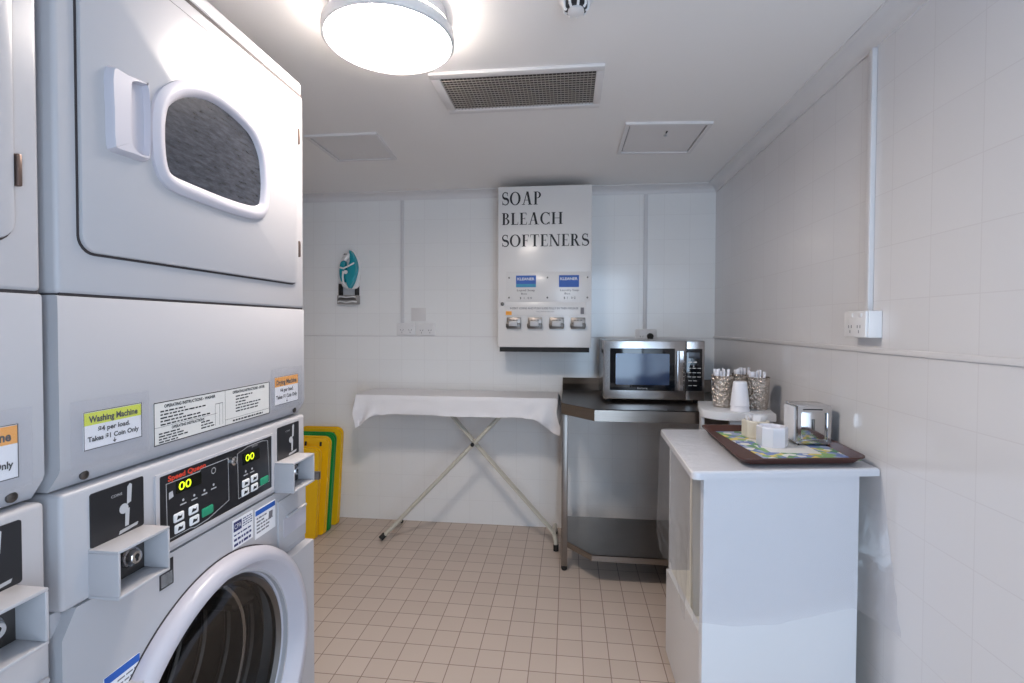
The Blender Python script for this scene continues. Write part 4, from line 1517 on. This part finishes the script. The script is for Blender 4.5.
def mat_print():
    m = mat('fruit_print', 'e6e4e0', 0.5)
    nt = m.node_tree
    b = nt.nodes['Principled BSDF']
    tc = nt.nodes.new('ShaderNodeTexCoord')
    vo = nt.nodes.new('ShaderNodeTexVoronoi')
    vo.inputs['Scale'].default_value = 42
    nt.links.new(tc.outputs['Object'], vo.inputs['Vector'])
    cr = nt.nodes.new('ShaderNodeValToRGB')
    cr.color_ramp.interpolation = 'CONSTANT'
    els = cr.color_ramp.elements
    els[0].position, els[0].color = 0, lin('6a82bb')
    els[1].position, els[1].color = .22, lin('86b070')
    for p, c in ((.40, 'e2cd6a'), (.52, '5f9468'), (.66, 'a3b0d0'), (.80, 'e9e7e0')):
        e = els.new(p)
        e.color = lin(c)
    sp = nt.nodes.new('ShaderNodeSeparateColor')
    nt.links.new(vo.outputs['Color'], sp.inputs[0])
    nt.links.new(sp.outputs[0], cr.inputs[0])
    sx = nt.nodes.new('ShaderNodeSeparateXYZ')
    nt.links.new(tc.outputs['Object'], sx.inputs[0])

    def band(o, half, w):
        ab = nt.nodes.new('ShaderNodeMath')
        ab.operation = 'ABSOLUTE'
        nt.links.new(o, ab.inputs[0])
        g = nt.nodes.new('ShaderNodeMath')
        g.operation = 'GREATER_THAN'
        g.inputs[1].default_value = half - w
        nt.links.new(ab.outputs[0], g.inputs[0])
        return g.outputs[0]
    mxm = nt.nodes.new('ShaderNodeMath')
    mxm.operation = 'MAXIMUM'
    nt.links.new(band(sx.outputs[0], .142, .065), mxm.inputs[0])
    nt.links.new(band(sx.outputs[1], .195, .075), mxm.inputs[1])
    mx = nt.nodes.new('ShaderNodeMix')
    mx.data_type = 'RGBA'
    mx.inputs['A'].default_value = lin('e6e4e0')
    nt.links.new(mxm.outputs[0], mx.inputs['Factor'])
    nt.links.new(cr.outputs[0], mx.inputs['B'])
    nt.links.new(mx.outputs['Result'], b.inputs['Base Color'])
    return m


M['mat_print'] = mat_print()
PZ = TZ + .0015
o = MB().prism(rrect(-.142, -.195, .142, .195, .004, 2), 'z', 0, .0012)
for v in o.bm.verts:
    p = Vector((v.co.x, v.co.y))
    p = Matrix.Rotation(math.radians(5), 2) @ p
    v.co = Vector((.712 + p.x, 1.762 + p.y, TZ + .0003 + v.co.z))
pm = o.build('placemat', M['mat_print'])
tag(pm, 'paper placemat with a colourful fruit border lying on the tray', 'placemat')


def octo(x, y, r0, r1, h, m, name, rot=0.0):
    n = 8
    mb = MB()
    rings = []
    prof = [(0, PZ + .0004), (r0, PZ + .0004), (r1, PZ + .006), (r1, PZ + h - .004), (r1 - .003, PZ + h), (r1 - .008, PZ + h), (r1 - .010, PZ + h - .005), (r0 - .006, PZ + .012), (0, PZ + .012)]
    for r, z in prof:
        ring = []
        for k in range(4):
            for e in (-1, 1):
                # a square with cut-off corners
                t = 2 * math.pi * (k + .5) / 4 + rot + e * .36
                rad = r * 1.07 if r else 0
                ring.append(mb.bm.verts.new((x + rad * math.cos(t), y + rad * math.sin(t), z)))
        rings.append(ring)
    for A, B in zip(rings, rings[1:]):
        for i in range(len(A)):
            mb.bm.faces.new((A[i], A[(i + 1) % len(A)], B[(i + 1) % len(A)], B[i]))
    bmesh.ops.remove_doubles(mb.bm, verts=list(mb.bm.verts), dist=1e-6)
    bmesh.ops.recalc_face_normals(mb.bm, faces=list(mb.bm.faces))
    return mb.build(name, m, angle=25)


tag(octo(.676, 1.738, .042, .0445, .066, M['china'], 'sugar_pot', .12), 'faceted white china pot at the front of the placemat', 'pot', 'faceted pots on the placemat')
tag(octo(.668, 1.862, .040, .043, .062, M['cream'], 'sugar_pot', .2), 'faceted cream pot with white sachets, behind the white pot', 'pot', 'faceted pots on the placemat')
for i in range(7):
    a = i * 2.4
    rr = .018 if i else 0
    cx, cy = .668 + rr * math.cos(a), 1.862 + rr * math.sin(a)
    mb = MB()

    def f(u, v, i=i):
        return ((u - .5) * .034, (.0035 * math.sin(math.pi * u) * math.sin(math.pi * v)), v * .045)
    mb.grid(f, 6, 6)

    def f2(u, v):
        return ((u - .5) * .034, -(.0035 * math.sin(math.pi * u) * math.sin(math.pi * v)), v * .045)
    mb.grid(f2, 6, 6)
    bmesh.ops.remove_doubles(mb.bm, verts=list(mb.bm.verts), dist=1e-5)
    R = Matrix.Rotation(a + 1.2, 3, 'Z') @ Matrix.Rotation(random.uniform(-.35, .35), 3, 'X')
    for v in mb.bm.verts:
        v.co = R @ v.co + Vector((cx, cy, PZ + .030 + .003 * (i % 3)))
    bmesh.ops.recalc_face_normals(mb.bm, faces=list(mb.bm.faces))
    tag(mb.build('sugar_sachet', M['paper']), 'white paper sachet standing in the cream pot', 'sachet', 'white sachets in the cream pot')

# napkin dispenser
nd = thing('napkin_dispenser', (.815, 1.80, PZ), 'chrome napkin dispenser at the back of the tray', 'napkin dispenser')
DX0, DX1, DY0, DY1, DZ0, DZ1 = .759, .868, 1.752, 1.846, PZ + .0005, 1.044
mb = MB()
mb.box((DX0, DY0, DZ1 - .006), (DX1, DY1, DZ1), .003).box((DX0, DY0, DZ0 + .004), (DX1, DY1, DZ0 + .010), .002)
mb.box((DX0, DY0, DZ0 + .010), (DX0 + .004, DY0 + .012, DZ1 - .006)).box((DX1 - .004, DY0, DZ0 + .010), (DX1, DY1, DZ1 - .006))
mb.box((DX0 + .004, DY1 - .004, DZ0 + .010), (DX1 - .004, DY1, DZ1 - .006))
mb.build('case', M['chrome'], nd)
fp = MB().box((DX0 + .006, DY0 + .003, DZ0 + .012), (DX1 - .006, DY0 + .006, DZ1 - .020), .002).build('front_plate', M['chrome'], nd)
MB().ring_prism(rrect(DX0 + .002, DZ0 + .006, DX1 - .002, DZ1 - .002, .006), rrect(DX0 + .013, DZ0 + .016, DX1 - .013, DZ1 - .024, .004), 'y', DY0 - .004, DY0 + .002).build('front_frame', M['chrome'], nd)
MB().box((DX0 + .050, DY0 - .004, DZ0 + .050), (DX0 + .056, DY0 + .003, DZ0 + .088), .002).build('spring_tab', M['dkmetal'], fp)
MB().box((DX0 + .018, DY0 - .0045, DZ1 - .016), (DX1 - .030, DY0 - .0035, DZ1 - .012)).build('slot', M['ink'], nd)
for x in (DX0 + .008, DX1 - .008):
    for y in (DY0 + .010, DY1 - .010):
        MB().lathe([(.005, DZ0), (.005, DZ0 + .004)], (x, y, 0), 'z', 10).build('foot', M['rubber'], nd)
mb = MB()
NY0, NY1 = DY0 + .013, DY1 - .005
nn = 26
for k in range(nn):
    y = NY0 + (NY1 - NY0) * k / nn
    mb.box((DX0 - .004 + .002 * random.random(), y, DZ0 + .0105), (DX1 - .006, y + (NY1 - NY0) / nn * .8, DZ1 - .008 - .002 * random.random()))
nk = mb.build('paper_napkins', M['paper'])
tag(nk, 'stack of white paper napkins filling the chrome dispenser', 'napkins')
nk['kind'] = 'stuff'
